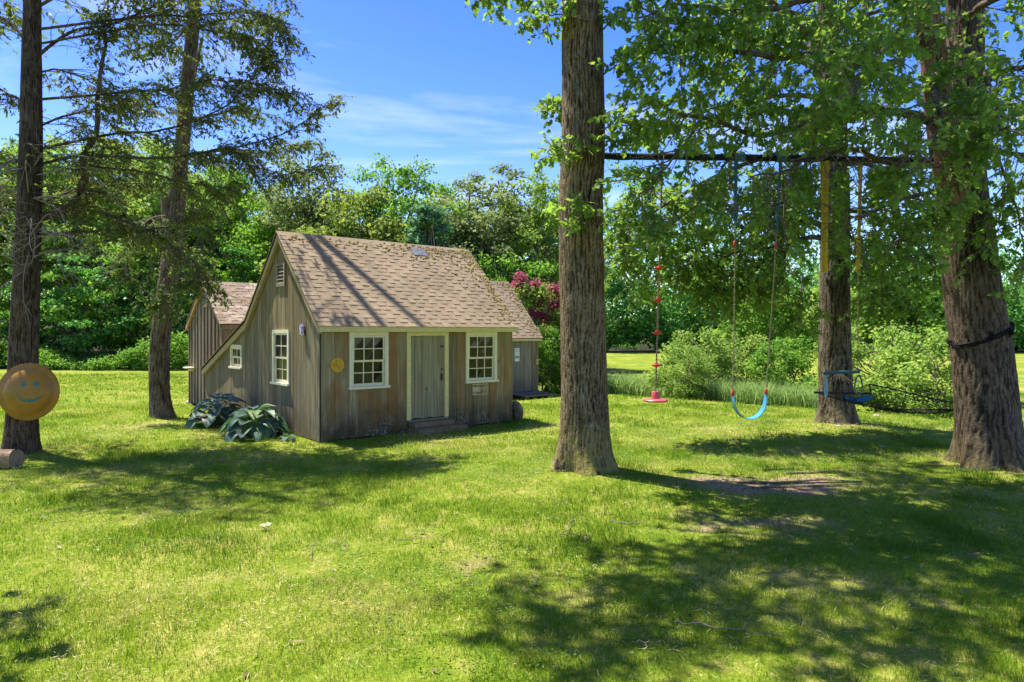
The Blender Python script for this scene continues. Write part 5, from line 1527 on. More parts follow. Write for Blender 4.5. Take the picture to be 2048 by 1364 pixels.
d3 = MB(F3).box(8.14, 9.12, .14, 1.77, .0, .012).build('door', M_BACK, s3)
plank_row(d3, spaced(8.14, 9.12, .13, .19), lambda a: .14, lambda a: 1.765, lambda a, b_, c_: (a, 4.446 - c_, b_), M_GREYWOOD, .02)
MB(F3).box(9.13, 9.215, .1, 1.78, .0, .05).build('door_frame', M_STEP, s3)
MB(F3).box(9.26, 9.40, .98, 1.17, .028, .06).build('hasp_block', plain('yellowed_block', (0.42, 0.31, 0.12), 0.6), s3)
ew = MB(lambda a, b_, c_: (9.42 + c_, a, b_)).poly([(4.49, .02), (7.55, .02), (7.55, rz3(7.55) - .05), (R3[0], R3[1] - .06), (4.49, rz3(4.49) - .05)], -.06, -.022).build('end_wall', M_BACK, s3)
plank_row(ew, spaced(4.49, 7.55, .2, .28), lambda a: .02, lambda a: rz3(a) - .05, lambda a, b_, c_: (9.398 + c_, a, b_), M_GREYWOOD, inset=[R3[0]])
MB(lambda a, b_, c_: (a, 7.55 + c_, b_)).box(4.9, 9.38, .02, 1.80, -.03, -.001).build('back_wall', M_GREYWOOD, s3)
MB(lambda a, b_, c_: (4.9 + c_, a, b_)).poly([(4.49, .02), (7.52, .02), (7.52, rz3(7.52) - .05), (R3[0], R3[1] - .06), (4.49, rz3(4.49) - .05)], 0, .03).build('end_wall', M_GREYWOOD, s3)
r3 = MB(lambda a, b_, c_: (c_, a, b_)).poly([E3, R3, B3, (B3[0], B3[1] - .03), (R3[0], R3[1] - .035), (E3[0], E3[1] - .03)], 4.85, 9.50).build('roof', M_BACK, s3)
shingle_roof(r3, 4.85, 9.515, (E3[0] - .02, E3[1] - .012), R3, M_SHING, .125, .37, lim=lambda x, y, z: x > 5.9)
back_courses(R3, B3, 4.85, 9.515, M_SHING, r3)
MB(F3).box(4.9, 9.49, 1.735, 1.82, .05, .115).build('fascia', M_TRIM, s3)
rake(9.43, 9.48, [(E3[0] + .01, E3[1]), R3], .01, .11, M_RAKE, s3)
rake(9.43, 9.48, [(R3[0] + .002, R3[1]), B3], .01, .11, M_RAKE, s3)
sp = []
s3l = (R3[1] - E3[1]) / (R3[0] - E3[0])
for _ in range(260):
    u, t = 9.48 - abs(rng.normal()) * .28, rng.uniform(E3[0], R3[0])
    if u > 8.2: sp.append((u, t - .012, rz3(t) + .014))
moss(r3, sp, rng.uniform(.015, .04, len(sp)))

def on_shed(name, label, cat, u, v, z, rz=SHED_RZ):
    """a thing placed by shed coordinates"""
    p = SHED + U * u + V * v
    o = empty(name, (p.x, p.y, z), rz)
    return tag(o, label, cat)

# sign on the small shed's door: white board, three lines of small dark print, a green tractor with yellow wheels
sg = on_shed('sign', 'small white sign with dark print and a green tractor on a plank door', 'sign', 8.50, 4.46, 1.31)
S_ = lambda a, b_, c_: (a, -.036 - c_, b_)
MB(S_).box(-.095, .095, -.205, .205, 0, .006).build('board', plain('sign_white', (0.74, 0.75, 0.72), 0.4, 0.4, 0, 0.03), sg)
dk = plain('sign_print', (0.05, 0.05, 0.06), 0.5)
m = MB(S_)
for row, (wd, n) in enumerate([(.15, 8), (.105, 5), (.05, 2)]):
    z = .135 - row * .052; cw = wd / n
    for k in range(n):
        x = -wd / 2 + k * cw
        m.box(x + cw * .1, x + cw * .35, z, z + .034, .0065, .0075)
        if (k + row) % 3 != 1: m.box(x + cw * .36, x + cw * .85, z + (.014 if k % 2 else .026), z + (.021 if k % 2 else .034), .0065, .0075)
        if (k + row) % 2: m.box(x + cw * .65, x + cw * .85, z, z + .0135, .0065, .0075)
m.build('print', dk, sg)
m = MB(S_); m.box(-.035, .055, -.085, -.05, .0065, .0085).box(-.05, .0, -.05, -.02, .0065, .0085).box(.03, .036, -.05, -.025, .0065, .0085)
m.build('tractor', plain('tractor_green', (0.03, 0.16, 0.03), 0.5), sg)
for x, r in ((-.05, .032), (.056, .024)):
    Mw = Matrix.Translation((x, -.0365 - .007, -.092)) @ Matrix.Rotation(R(90), 4, 'X')
    MB().lathe([(r * .5, 0), (r, 0), (r, .003), (r * .5, .003)], 20, Mw).build('wheel', dk, sg)
    MB().lathe([(.001, 0), (r * .5, 0), (r * .5, .0035), (.001, .0035)], 16, Mw).build('hub', plain('hub_yellow', (0.6, 0.45, 0.05), 0.5), sg)

# faded plate under the right-hand window
pl = on_shed('plate', 'faded cream and rust plate nailed under the window right of the door', 'plate', 3.61, 0, .785)
S_ = lambda a, b_, c_: (a, -.026 - c_, b_)
MB(S_).box(-.215, .215, -.12, .12, 0, .006).build('board', plain('faded_cream', (0.36, 0.30, 0.19), 0.7, 0.2, 0, 0.35, 14), pl)
m = MB(S_).box(-.21, .20, .102, .116, .0065, .009).box(-.21, -.08, -.118, -.104, .0065, .009).box(-.08, .2, -.116, -.106, .0065, .0085).box(-.21, -.03, -.045, .05, .0065, .0075)
m.build('paint', plain('old_cream_paint', (0.52, 0.46, 0.30), 0.6, 0.2, 0, 0.3, 20), pl)
m = MB(S_)
for _ in range(16):
    x = rng.uniform(-.2, .15); m.box(x, x + rng.uniform(.02, .07), .066, .066 + rng.uniform(.008, .022), .0065, .008)
for _ in range(10):
    x = rng.uniform(-.2, .05); z = rng.uniform(-.095, -.055); m.box(x, x + rng.uniform(.02, .08), z, z + .012, .0065, .008)
m.build('rust', plain('rust_paint', (0.14, 0.085, 0.04), 0.8, 0.1, 0, 0.3, 20), pl)
m = MB(S_)
for q in [[(.0, .03), (.02, .055), (.05, .055), (.055, .03), (.035, .01)], [(.035, .01), (.02, -.01), (.0, -.03)], [(.035, .0), (.06, -.015), (.09, -.02), (.10, -.04), (.08, -.05), (.05, -.045), (.05, -.02)]]:
    m.tube([(x, z, .0075) for x, z in q], .006, 5)
m.build('figure', plain('faded_red', (0.30, 0.12, 0.06), 0.7), pl)

# round yellow plaque left of the left-hand window
pq = on_shed('round_plaque', 'round yellow plaque with a raised rim on the planks left of the left-hand window', 'plaque', .30, 0, 1.405)
Mp = Matrix.Translation((0, -.026, 0)) @ Matrix.Rotation(R(90), 4, 'X')
ym = plain('ochre_enamel', (0.62, 0.36, 0.03), 0.5, 0.35, 0, 0.2, 22)
MB().lathe([(.001, 0), (.135, 0), (.138, .012), (.130, .022), (.118, .016), (.001, .014)], 40, Mp).build('disc', ym, pq, True)
m = MB(lambda a, b_, c_: (a, -.026 - c_, b_))
for k in range(26):
    a_, r_ = rng.uniform(0, 6.28), .1 * math.sqrt(rng.random())
    x, z = math.cos(a_) * r_, math.sin(a_) * r_
    m.box(x - .012, x + .012, z - .004, z + .005, .0145, .019)
m.build('relief', plain('ochre_relief', (0.42, 0.20, 0.025), 0.6), pq)

# purple-white flower wreath on the gable
wr = on_shed('flower_wreath', 'small purple and white flower ornament on the gable, right of its window', 'ornament', 0, .668, 2.06)
GW = lambda a, b_, c_: (-.03 - c_, a, b_)
pm = [plain('petal_white', (0.8, 0.76, 0.84), 0.6), plain('petal_purple', (0.42, 0.28, 0.55), 0.6)]
MB().lathe([(.001, 0), (.07, 0), (.075, .02), (.05, .04), (.001, .04)], 18, Matrix.Translation((-.03, 0, 0)) @ Matrix.Rotation(R(-90), 4, 'Y')).build('backing', plain('dark_moss_back', (0.04, 0.035, 0.05), 0.9), wr)
for k in range(22):
    a_ = k * 2.4; r_ = .1 * math.sqrt((k + .5) / 22)
    c0 = Vector((math.cos(a_) * r_, math.sin(a_) * r_ * 1.15, .035 + .03 * (1 - r_ / .1)))
    m = MB(GW)
    for j in range(5):
        b_ = j * 1.257 + k
        d = Vector((math.cos(b_), math.sin(b_), 0)); s_ = Vector((-d.y, d.x, 0))
        p0, p1, p2, p3 = c0, c0 + d * .016 + s_ * .009 + Vector((0, 0, .008)), c0 + d * .03 + Vector((0, 0, .004)), c0 + d * .016 - s_ * .009 + Vector((0, 0, .008))
        m.add([p0, p1, p2, p3, p0 - Vector((0, 0, .004)), p1 - Vector((0, 0, .004)), p2 - Vector((0, 0, .004)), p3 - Vector((0, 0, .004))], [(0, 1, 2, 3), (7, 6, 5, 4), (0, 4, 5, 1), (1, 5, 6, 2), (2, 6, 7, 3), (3, 7, 4, 0)])
    m.build('flower', pm[k % 2 if k % 5 else 0], wr)

# grindstone leaning at the right-hand corner, axle through it
p = SHED + U * (LW + .14) + V * .03
gs = empty('grindstone', (p.x, p.y, gz(p.x, p.y)), SHED_RZ)
tag(gs, 'old round grindstone with an iron axle leaning at the shed corner', 'grindstone')
Mg = Matrix.Translation((0, .0, .225)) @ Matrix.Rotation(R(-8), 4, 'Y') @ Matrix.Rotation(R(90), 4, 'Y')
MB().lathe([(.03, -.05), (.2, -.05), (.22, -.035), (.225, 0), (.22, .04), (.2, .05), (.03, .05)], 36, Mg).build('stone', plain('grey_sandstone', (0.20, 0.165, 0.115), 0.9, 0.1, 0, 0.4, 12), gs, True)
MB().tube([Mg @ Vector((0, 0, -.09)), Mg @ Vector((0, 0, .22))], .014, 8).build('axle', M_IRON, gs)

# plank ramp in front of the small shed's door
rp = on_shed('plank_ramp', 'low grey plank platform on the grass before the right-hand shed door', 'ramp', 8.72, 3.98, gl(8.7, 4.0) - .02)
for k in range(4):
    MB().box(-.66 + rng.uniform(-.03, .03), .70 + rng.uniform(-.04, .04), -.36 + k * .2, -.172 + k * .2, .07 + .012 * k, .105 + .012 * k).build('plank', M_GREYWOOD, rp)
MB().box(-.55, -.45, -.34, .42, 0, .07).build('bearer', M_STEP, rp)
MB().box(.45, .55, -.34, .42, 0, .07).build('bearer', M_STEP, rp)

# dark bed of mulch along the gable
bm_pts = []
n_ = 40
mulch = MB()
for k in range(n_):
    a_ = k / n_ * 6.283
    u, v = -.42 + .46 * math.cos(a_) * (1 + .12 * math.sin(3 * a_)), 3.2 + 2.7 * math.sin(a_) * (1 + .06 * math.sin(5 * a_))
    p = SHED + U * u + V * v; bm_pts.append((p.x, p.y))
cxm, cym = np.mean([q[0] for q in bm_pts]), np.mean([q[1] for q in bm_pts])
vv = []
for s_ in (1.0, .8, .5):
    vv += [(cxm + (x - cxm) * s_, cym + (y - cym) * s_, gz(cxm + (x - cxm) * s_, cym + (y - cym) * s_) + (.004 if s_ == 1 else .035)) for x, y in bm_pts]
vv.append((cxm, cym, gz(cxm, cym) + .04))
ff, cc_ = [], []
for r_ in range(2):
    for k in range(n_): ff += [r_ * n_ + k, r_ * n_ + (k + 1) % n_, (r_ + 1) * n_ + (k + 1) % n_, (r_ + 1) * n_ + k]; cc_.append(4)
for k in range(n_): ff += [2 * n_ + k, 2 * n_ + (k + 1) % n_, 3 * n_]; cc_.append(3)
b = NB('mulch'); nn = b.noise(b.coord('Position'), 26, 5, 0.75)
colm = b.ramp(nn, [(0.35, (0.035, 0.024, 0.016)), (0.55, (0.13, 0.09, 0.06)), (0.72, (0.30, 0.22, 0.16))]); b.bump(nn, 1.0, .04)
tag(link('mulch_bed', np_mesh('mulch_bed', vv, ff, cc_, b.done(colm, .95, .05), True)), kind='structure')

# ------------------------------------------------------------------ hostas, sled, log, swings, hammock
b = NB('hosta_leaf')
t_ = b.ramp(b.orand(), [(0, (0.04, 0.10, 0.06)), (0.6, (0.075, 0.15, 0.105)), (0.85, (0.12, 0.2, 0.14)), (1, (0.13, 0.22, 0.04))])
rib_ = b.n('TexWave', bands_direction='X'); b.set(rib_.inputs['Vector'], b.coord('Object')); rib_.inputs['Scale'].default_value = 9
b.bump(rib_.outputs['Fac'], 0.5, 0.01)
b.done(t_, 0.42, 0.5)
tr = b.n('BsdfTranslucent'); tr.inputs['Color'].default_value = (0.10, 0.25, 0.04, 1)
ms = b.n('MixShader'); ms.inputs[0].default_value = 0.22
b.t.links.new(b.b.outputs[0], ms.inputs[1]); b.t.links.new(tr.outputs[0], ms.inputs[2]); b.t.links.new(ms.outputs[0], b.out.inputs[0])
M_HOSTA = b.m
def hosta_leaf_mesh(curl):
    nu, nv_ = 7, 9; vs_, fs_ = [], []
    for j in range(nv_):
        y = j / (nv_ - 1); wd = 0.40 * math.sin(math.pi * min(1, y * 0.93 + 0.07)) ** 0.75 * (1 - 0.45 * y) * 1.35 if j < nv_ - 1 else 0.004
        for i in range(nu):
            x = (i / (nu - 1) * 2 - 1)
            vs_.append((x * wd, y, 0.16 * abs(x) * wd * 2.2 - curl * y ** 2 + 0.018 * math.sin(9 * y + 3 * x)))
    for j in range(nv_ - 1):
        for i in range(nu - 1): fs_.append((j * nu + i, j * nu + i + 1, (j + 1) * nu + i + 1, (j + 1) * nu + i))
    me = bpy.data.meshes.new('leaf'); me.from_pydata(vs_, [], fs_); me.materials.append(M_HOSTA)
    me.polygons.foreach_set('use_smooth', [True] * len(me.polygons)); return me
HL = [hosta_leaf_mesh(c) for c in (0.25, 0.45, 0.7)]
M_PETIOLE = plain('leaf_stalk', (0.16, 0.2, 0.06), 0.6)
def hosta(px, py_base, Y, label, n, spread, size, tall):
    x = (px - CX) / F * Y
    o = empty('hosta', (x, Y, gz(x, Y))); tag(o, label, 'plant', 'hostas in the bed along the gable wall')
    st = []
    for k in range(n):
        a_ = k * 2.39996 + rng.uniform(-.2, .2); f = math.sqrt((k + .5) / n)
        r_ = spread * f * 0.62; z = tall * (1 - 0.72 * f ** 1.6) + rng.uniform(-.04, .04)
        base = Vector((math.cos(a_) * r_, math.sin(a_) * r_, max(z, .09)))
        lf = link('leaf', HL[k % 3], o)
        pitch = R(38 - 58 * f + rng.uniform(-16, 16))
        s_ = size * rng.uniform(.75, 1.15)
        lf.matrix_local = Matrix.Translation(base) @ Matrix.Rotation(a_ - math.pi / 2, 4, 'Z') @ Matrix.Rotation(pitch, 4, 'X') @ Matrix.Rotation(rng.uniform(-.35, .35), 4, 'Y') @ Matrix.Scale(s_, 4)
        st.append((spline([(base.x * .08, base.y * .08, 0), (base.x * .5, base.y * .5, base.z * .75), tuple(base)], 6), np.full(6, .006)))
    link('stalk', tubes_mesh('stalk', st, M_PETIOLE, 5), o)
    return o
hosta(437, 0, 14.55, 'farther blue-green hosta clump, under the small lean-to window', 44, .76, .29, .58)
hosta(512, 0, 12.95, 'nearer blue-green hosta clump, under the gable window', 46, .76, .29, .54)
hosta(575, 0, 12.35, 'small hosta seedling at the shed corner, right of the two big clumps', 7, .18, .12, .12)

# saucer sled on the conifer trunk: a dished plastic disc with a painted smile
so = empty('saucer_sled', (-7.80, 11.02, 1.045)); so.rotation_euler = (R(90 - 4), 0, R(8))
tag(so, 'round amber plastic saucer sled with a painted teal smiling face, hung on the conifer trunk', 'sled')
b = NB('amber_plastic'); cw_ = b.noise(b.coord('Object'), 3.5, 4, .6); sx_ = b.noise(b.mapping(b.coord('Object'), (30, 30, 30)), 1, 3, .6)
cs = b.ramp(cw_, [(0.35, (0.24, 0.125, 0.010)), (0.6, (0.33, 0.15, 0.010)), (0.75, (0.40, 0.13, 0.012))])
cs = b.mix(b.math('MULTIPLY', b.ramp(sx_, [(.46, 0.), (.66, 1.)]), .5), cs, (0.24, 0.19, 0.08)); b.done(cs, .3, .28)
RS = .465
prof = [(.001, .095), (.12, .094), (.22, .085), (.30, .066), (.35, .040), (.372, .020), (.385, .012), (.44, .016), (.462, .008), (.465, 0), (.455, -.004), (.44, .006), (.385, .002), (.36, .012), (.30, .052), (.2, .075), (.001, .085)]
MB().lathe(prof, 64).build('dish', b.m, so, True)
dz = lambda r: float(np.interp(r, [p_[0] for p_ in prof[:9]], [p_[1] for p_ in prof[:9]])) + .003
M_TEAL = plain('teal_paint', (0.035, 0.19, 0.17), 0.6, 0.2, 0, 0.4, 30)
def patch(pts, name):
    m = MB(); n = len(pts)
    m.add([(x, y, dz(math.hypot(x, y))) for x, y in pts] + [(x, y, dz(math.hypot(x, y)) - .003) for x, y in pts], [tuple(range(n)), tuple(range(2 * n - 1, n - 1, -1))] + [(i, n + i, n + (i + 1) % n, (i + 1) % n) for i in range(n)])
    m.build(name, M_TEAL, so)
for ex in (-.035, .145):
    patch([(ex + .043 * math.cos(a) * (1 + .15 * math.sin(3 * a)), .125 + .04 * math.sin(a)) for a in np.linspace(0, 6.28, 17)[:-1]], 'eye')
arc = np.linspace(R(205), R(335), 15)
patch([(.055 + .2 * math.cos(a), .0 + .17 * math.sin(a)) for a in arc] + [(.055 + (.2 - .038 * math.sin((a - arc[0]) / (arc[-1] - arc[0]) * math.pi) - .012) * math.cos(a), .0 + (.17 - .045 * math.sin((a - arc[0]) / (arc[-1] - arc[0]) * math.pi) - .008) * math.sin(a)) for a in arc[::-1]], 'mouth')
MB().tube([(0, .44, .01), (0, .47, -.05), (0.0, .50, -.12)], .006, 6).build('cord', M_TWIG, so)

# log at the left edge
lg = empty('log', (-8.15, 10.15, gz(-8.0, 10.15) + .135)); tag(lg, 'short cut log lying on the grass in front of the dark conifer trunk', 'log')
s = np.linspace(0, 1, 24); th = np.linspace(0, 2 * np.pi, 41)[:-1]
T, S2_ = np.meshgrid(th, s)
rr = .152 * (1 + .05 * np.sin(3 * T + 1) + .05 * (vnoise(np.cos(T) * 3 + 9, S2_ * 5 + np.sin(T) * 3 + 9, 1, 3) - .5) + .035 * np.abs(np.sin(9 * T + 2 * S2_)))
vv = np.stack([-.85 + 1.68 * S2_, rr * np.cos(T), rr * np.sin(T)], -1).reshape(-1, 3)
i, k = np.meshgrid(np.arange(23), np.arange(40), indexing='ij'); k2 = (k + 1) % 40
f = np.stack([i * 40 + k, i * 40 + k2, (i + 1) * 40 + k2, (i + 1) * 40 + k], -1).reshape(-1, 4)
link('bark', np_mesh('bark', vv, f, np.full(len(f), 4), bark_mat('log_bark', (0.08, 0.05, 0.025), (0.23, 0.15, 0.085), (0.38, 0.27, 0.165), (2.2, 16, 16)), True), lg)
for xe, nm in ((-.848, 'cut_end'), (.828, 'cut_end')):
    MB().lathe([(.001, 0), (.148, 0), (.148, .004), (.001, .004)], 30, Matrix.Translation((xe, 0, 0)) @ Matrix.Rotation(R(90), 4, 'Y')).build(nm, plain('cut_wood', (0.30, 0.22, 0.14), .9, .05, 0, .3, 16), lg)
lg.rotation_euler = (0, 0, R(-4))

# the bar between the two oaks
YB = 10.0
def at(px, py, Y=YB): return P(px, py, Y)
zb = at(1400, 317).z
bar = empty('swing_bar', (0, YB, 0)); tag(bar, 'long dark log bar wrapped in blue-black cloth, tied between the two big oaks', 'bar')
M_WRAP = plain('navy_wrap', (0.014, 0.018, 0.032), 0.7, 0.25, 0, .5, 9)
M_BLUE_S = plain('blue_webbing', (0.05, 0.19, 0.33), 0.7, 0.2, 0, .3, 14)
M_YEL_S = plain('yellow_webbing', (0.70, 0.48, 0.07), 0.7, 0.2, 0, .3, 14)
L0 = lambda v: (v.x, v.y - YB, v.z)
n = 60; xs = np.linspace(at(1192, 313).x, at(1915, 322).x, n)
zs = np.interp(xs, [xs[0], xs[-1]], [at(1192, 313).z, at(1915, 322).z])
pts = np.stack([xs, .04 * vnoise(xs, xs * 0, 1.5, 3), zs + .02 * vnoise(xs, xs * 0, 2.5, 4)], -1)
rad = .050 + .012 * (vnoise(xs, xs * 0, 5, 5) - .5) + .006 * vnoise(xs, xs * 0, 14, 6)
link('pole', tubes_mesh('pole', [(pts, rad)], M_WRAP, 12), bar)
for px in (1478, 1562):
    x = at(px, 318).x; z_ = float(np.interp(x, pts[:, 0], pts[:, 2])); y_ = float(np.interp(x, pts[:, 0], pts[:, 1]))
    MB().tube([(x - .075, y_, z_), (x - .03, y_, z_ + .002), (x + .03, y_, z_), (x + .08, y_, z_)], [.058, .064, .062, .058], 14).build('cloth_wrap', M_BLUE_S, bar, True)

def strap(parent, p0, p1, wd, mat, name='strap', th=.004, twist=0.0, rx=1.0):
    p0, p1 = Vector(p0), Vector(p1); n = 14; vs_, fs_ = [], []
    for i in range(n):
        f_ = i / (n - 1); p = p0.lerp(p1, f_); a_ = twist * f_
        w_ = wd * (1 - .25 * math.sin(math.pi * f_) * rx) / 2
        s_ = Vector((math.cos(a_), math.sin(a_), 0)); q = Vector((-s_.y, s_.x, 0)) * th / 2
        vs_ += [p - s_ * w_ - q, p + s_ * w_ - q, p + s_ * w_ + q, p - s_ * w_ + q]
    for i in range(n - 1):
        for k in range(4): fs_.append((i * 4 + k, i * 4 + (k + 1) % 4, (i + 1) * 4 + (k + 1) % 4, (i + 1) * 4 + k))
    fs_ += [(3, 2, 1, 0), tuple((n - 1) * 4 + k for k in range(4))]
    m = MB(); m.add(vs_, fs_); return m.build(name, mat, parent)

# disc swing: rope, four climbing discs, round seat
o = empty('disc_swing', at(1317, 900)); o.location.z = 0; base = o.location.copy()
tag(o, 'rope swing with four small red climbing discs and a round red seat', 'swing')
M_RED_P = plain('red_plastic', (0.52, 0.045, 0.03), 0.38, 0.45, 0, .12, 10)
M_PINK_P = plain('faded_red_plastic', (0.50, 0.075, 0.085), 0.42, 0.45, 0, .12, 10)
M_ROPE = plain('tan_rope', (0.30, 0.21, 0.13), 0.9, 0.1, 0, .5, 60)
top, botm = at(1324, 319), at(1311, 790)
def on_rope(f): return top.lerp(botm, f)
rel_ = lambda v: tuple(Vector(v) - base)
m = MB()
pr = [rel_(on_rope(f)) for f in np.linspace(0, 1, 60)]
for ph in (0, 2.1, 4.2):
    m.tube([(x + .008 * math.cos(ph + k * 1.9), y + .008 * math.sin(ph + k * 1.9), z) for k, (x, y, z) in enumerate(pr)], .0075, 5)
m.build('rope', M_ROPE, o)
lp = MB(); lp.tube([rel_(top + Vector((.065 * math.cos(a), .07 * math.sin(a), .075 * math.sin(a) - .0)) if False else top + Vector((0.01, .068 * math.cos(a), .068 * math.sin(a)))) for a in np.linspace(-1.6, 4.7, 14)], .009, 6)
lp.build('loop', M_ROPE, o)
for py in (536, 600, 665, 730):
    c0 = on_rope((py - 319) / (790 - 319)); M = Matrix.Translation(Vector(rel_(c0)))
    MB().lathe([(.012, .034), (.024, .032), (.030, .012), (.066, .010), (.070, 0), (.066, -.010), (.040, -.022), (.030, -.03), (.012, -.03)], 24, M).build('climbing_disc', M_RED_P, o, True)
c0 = at(1311, 800); M = Matrix.Translation(Vector(rel_(c0)))
MB().lathe([(.012, .125), (.05, .125), (.056, .118), (.058, .022), (.12, .018), (.172, .012), (.184, .0), (.178, -.016), (.15, -.026), (.012, -.028)], 40, M).build('seat', M_PINK_P, o, True)

# belt swing: blue straps, ropes with red grips, blue sling seat
o = empty('belt_swing', at(1500, 900)); o.location.z = 0; base = o.location.copy()
tag(o, 'belt swing with blue straps, red grips and a curved blue sling seat', 'swing')
M_SEAT = plain('blue_rubber', (0.055, 0.27, 0.44), 0.4, 0.45, 0, .15, 8)
for (a, b_, c_, d_) in [((1472, 318), (1471, 442), (1469, 488), (1465.5, 786)), ((1561, 320), (1554, 460), (1551, 492), (1532, 783))]:
    strap(o, rel_(at(*a)), rel_(at(*b_)), .062 if a[0] < 1500 else .05, M_BLUE_S, twist=.15)
    m = MB(); p1, p2 = at(*b_), at(*d_)
    pr = [p1.lerp(p2, f) for f in np.linspace(0, 1, 46)]
    for ph in (0, 3.14): m.tube([rel_(q + Vector((.006 * math.cos(ph + k * 1.7), .006 * math.sin(ph + k * 1.7), 0))) for k, q in enumerate(pr)], .006, 5)
    m.build('rope', plain('pale_rope', (0.36, 0.30, 0.17), 0.9, 0.1, 0, .4, 50), o)
    for q, s_ in ((at(*c_), 1.0), (at(*d_), 1.0)):
        ax_ = (p2 - p1).normalized()
        MB().tube([rel_(q - ax_ * .045), rel_(q - ax_ * .03), rel_(q + ax_ * .03), rel_(q + ax_ * .045)], [.01, .022, .022, .012], 10).build('grip', M_RED_P, o, True)
A0, A1 = at(1465.5, 792), at(1532.5, 788)
m = MB(); n = 22; vs_, fs_ = [], []
for i in range(n):
    f_ = i / (n - 1); a_ = math.pi * f_
    x = A0.x + (A1.x - A0.x) * (.5 - .5 * math.cos(a_)); z = A0.z + (A1.z - A0.z) * f_ - .345 * math.sin(a_) ** .85
    w_ = .055 + .035 * math.sin(a_)
    dx_, dz_ = .5 * (A1.x - A0.x) * math.sin(a_) + 1e-3, -.345 * math.cos(a_)
    nrm_ = Vector((-dz_, 0, dx_)).normalized() * .005
    sk = .05 * (f_ - .5)
    for yy, sg_ in ((-w_ + sk, -1), (w_ + sk, -1), (w_ + sk, 1), (-w_ + sk, 1)): vs_.append(rel_(Vector((x, YB + yy, z)) + nrm_ * sg_))
for i in range(n - 1):
    for k in range(4): fs_.append((i * 4 + k, i * 4 + (k + 1) % 4, (i + 1) * 4 + (k + 1) % 4, (i + 1) * 4 + k))
fs_ += [(3, 2, 1, 0), tuple((n - 1) * 4 + k for k in range(4))]
m.add(vs_, fs_); m.build('seat', M_SEAT, o, True)

# trapeze swing with rings on yellow straps
o = empty('trapeze_swing', at(1684, 900)); o.location.z = 0; base = o.location.copy()
tag(o, 'trapeze bar with two ring handles hanging on long yellow straps', 'swing')
M_TEALP = plain('teal_plastic', (0.018, 0.075, 0.10), 0.35, 0.5, 0, .15, 10)
strap(o, rel_(at(1646, 320)), rel_(at(1647, 545)), .075, M_YEL_S, twist=.12)
strap(o, rel_(at(1653, 322) + Vector((0, -.03, 0))), rel_(at(1650, 545) + Vector((0, -.03, 0))), .05, M_YEL_S, twist=-.4)
strap(o, rel_(at(1721, 322)), rel_(at(1716, 545)), .07, M_YEL_S, twist=.15)
for a, b_ in (((1648, 540), (1651, 744)), ((1716, 540), (1715, 742))):
    m = MB(); p1, p2 = at(*a), at(*b_)
    for k in range(34):
        q = p1.lerp(p2, k / 33); e = .020
        m.tube([rel_(q + Vector((.009 * math.cos(t) * (1 if k % 2 else .0), .009 * math.cos(t) * (0 if k % 2 else 1), e * 1.25 * math.sin(t)))) for t in np.linspace(0, 6.28, 9)], .003, 4)
    m.build('chain', plain('rusty_chain', (0.22, 0.14, 0.06), .5, .5, .5), o)
MB().tube([rel_(at(1647, 747)), rel_(at(1655, 746)), rel_(at(1684, 744)), rel_(at(1712, 744)), rel_(at(1719, 743.5))], [.02, .022, .024, .024, .022], 12).build('trapeze_bar', M_TEALP, o, True)
def ring(c_, rxx, rz_, yaw, mat):
    p = [];
    for t in np.linspace(0, 2 * math.pi, 25):
        w_ = rxx * math.sin(t) * (1 - .45 * (math.cos(t) * .5 + .5)); 
        p.append(rel_(c_ + Vector((w_ * math.cos(yaw), w_ * math.sin(yaw), rz_ * math.cos(t)))))
    MB().tube(p, .011, 7).build('ring_handle', mat, o, True)
ring(at(1717, 770), .085, .14, .25, M_TEALP)
ring(at(1652, 772), .085, .16, 1.35, plain('pale_blue_plastic', (0.16, 0.36, 0.46), .35, .5))

# rope hammock between the speckled oak and the leaning oak
hm = empty('hammock', (0, 12, 0)); tag(hm, 'dark rope-net hammock with a wooden spreader bar slung between the two right-hand oaks', 'hammock')
M_NET = plain('dark_net', (0.035, 0.028, 0.022), .9, .1)
rl = lambda v: (v[0], v[1] - 12, v[2])
EA = spline([P(1640, 788, 12.9), P(1690, 802, 12.6), P(1745, 814, 12.2), P(1800, 818, 11.8), P(1860, 819, 11.3), P(1915, 818, 10.95)], 30)
EB = spline([P(1738, 768, 13.0), P(1785, 778, 12.8), P(1830, 789, 12.4), P(1875, 799, 11.9), P(1925, 808, 11.3), P(1950, 808, 11.0)], 30)
sag = np.sin(np.linspace(0, np.pi, 30)) * .10
nets = []
K = 15
def across(i, f): 
    p = EA[i] * (1 - f) + EB[i] * f
    return p - np.array([0, 0, .32 * sag[i] / .1 * .5 * math.sin(math.pi * f)])
G_ = np.array([[across(i, k / (K - 1)) for k in range(K)] for i in range(30)])
for i in range(0, 29):
    for k in range(K - 1):
        nets.append((np.array([G_[i, k], G_[i + 1, k + 1]]), np.array([.0034, .0034]))); nets.append((np.array([G_[i, k + 1], G_[i + 1, k]]), np.array([.0034, .0034])))
tag(link('net', tubes_mesh('net', rel([(p, r) for p, r in nets], hm), M_NET, 3), hm), kind='stuff')
link('edge_rope', tubes_mesh('edge_rope', rel([(EA, np.full(30, .011))], hm), M_NET, 6), hm)
link('edge_rope', tubes_mesh('edge_rope', rel([(EB, np.full(30, .014))], hm), M_NET, 6), hm)
s0, s1 = P(1628, 785, 12.95), P(1742, 787, 13.0)
MB().tube([rl(s0), rl(s0.lerp(s1, .5)), rl(s1)], .022, 10).build('spreader_bar', plain('dark_varnish', (0.06, 0.035, 0.02), .5, .4), hm)
MB().tube([rl(P(1738, 768, 13)), rl(s1), ], .012, 6).build('end_cord', M_NET, hm)
hub = P(1676, 742, 14.07)
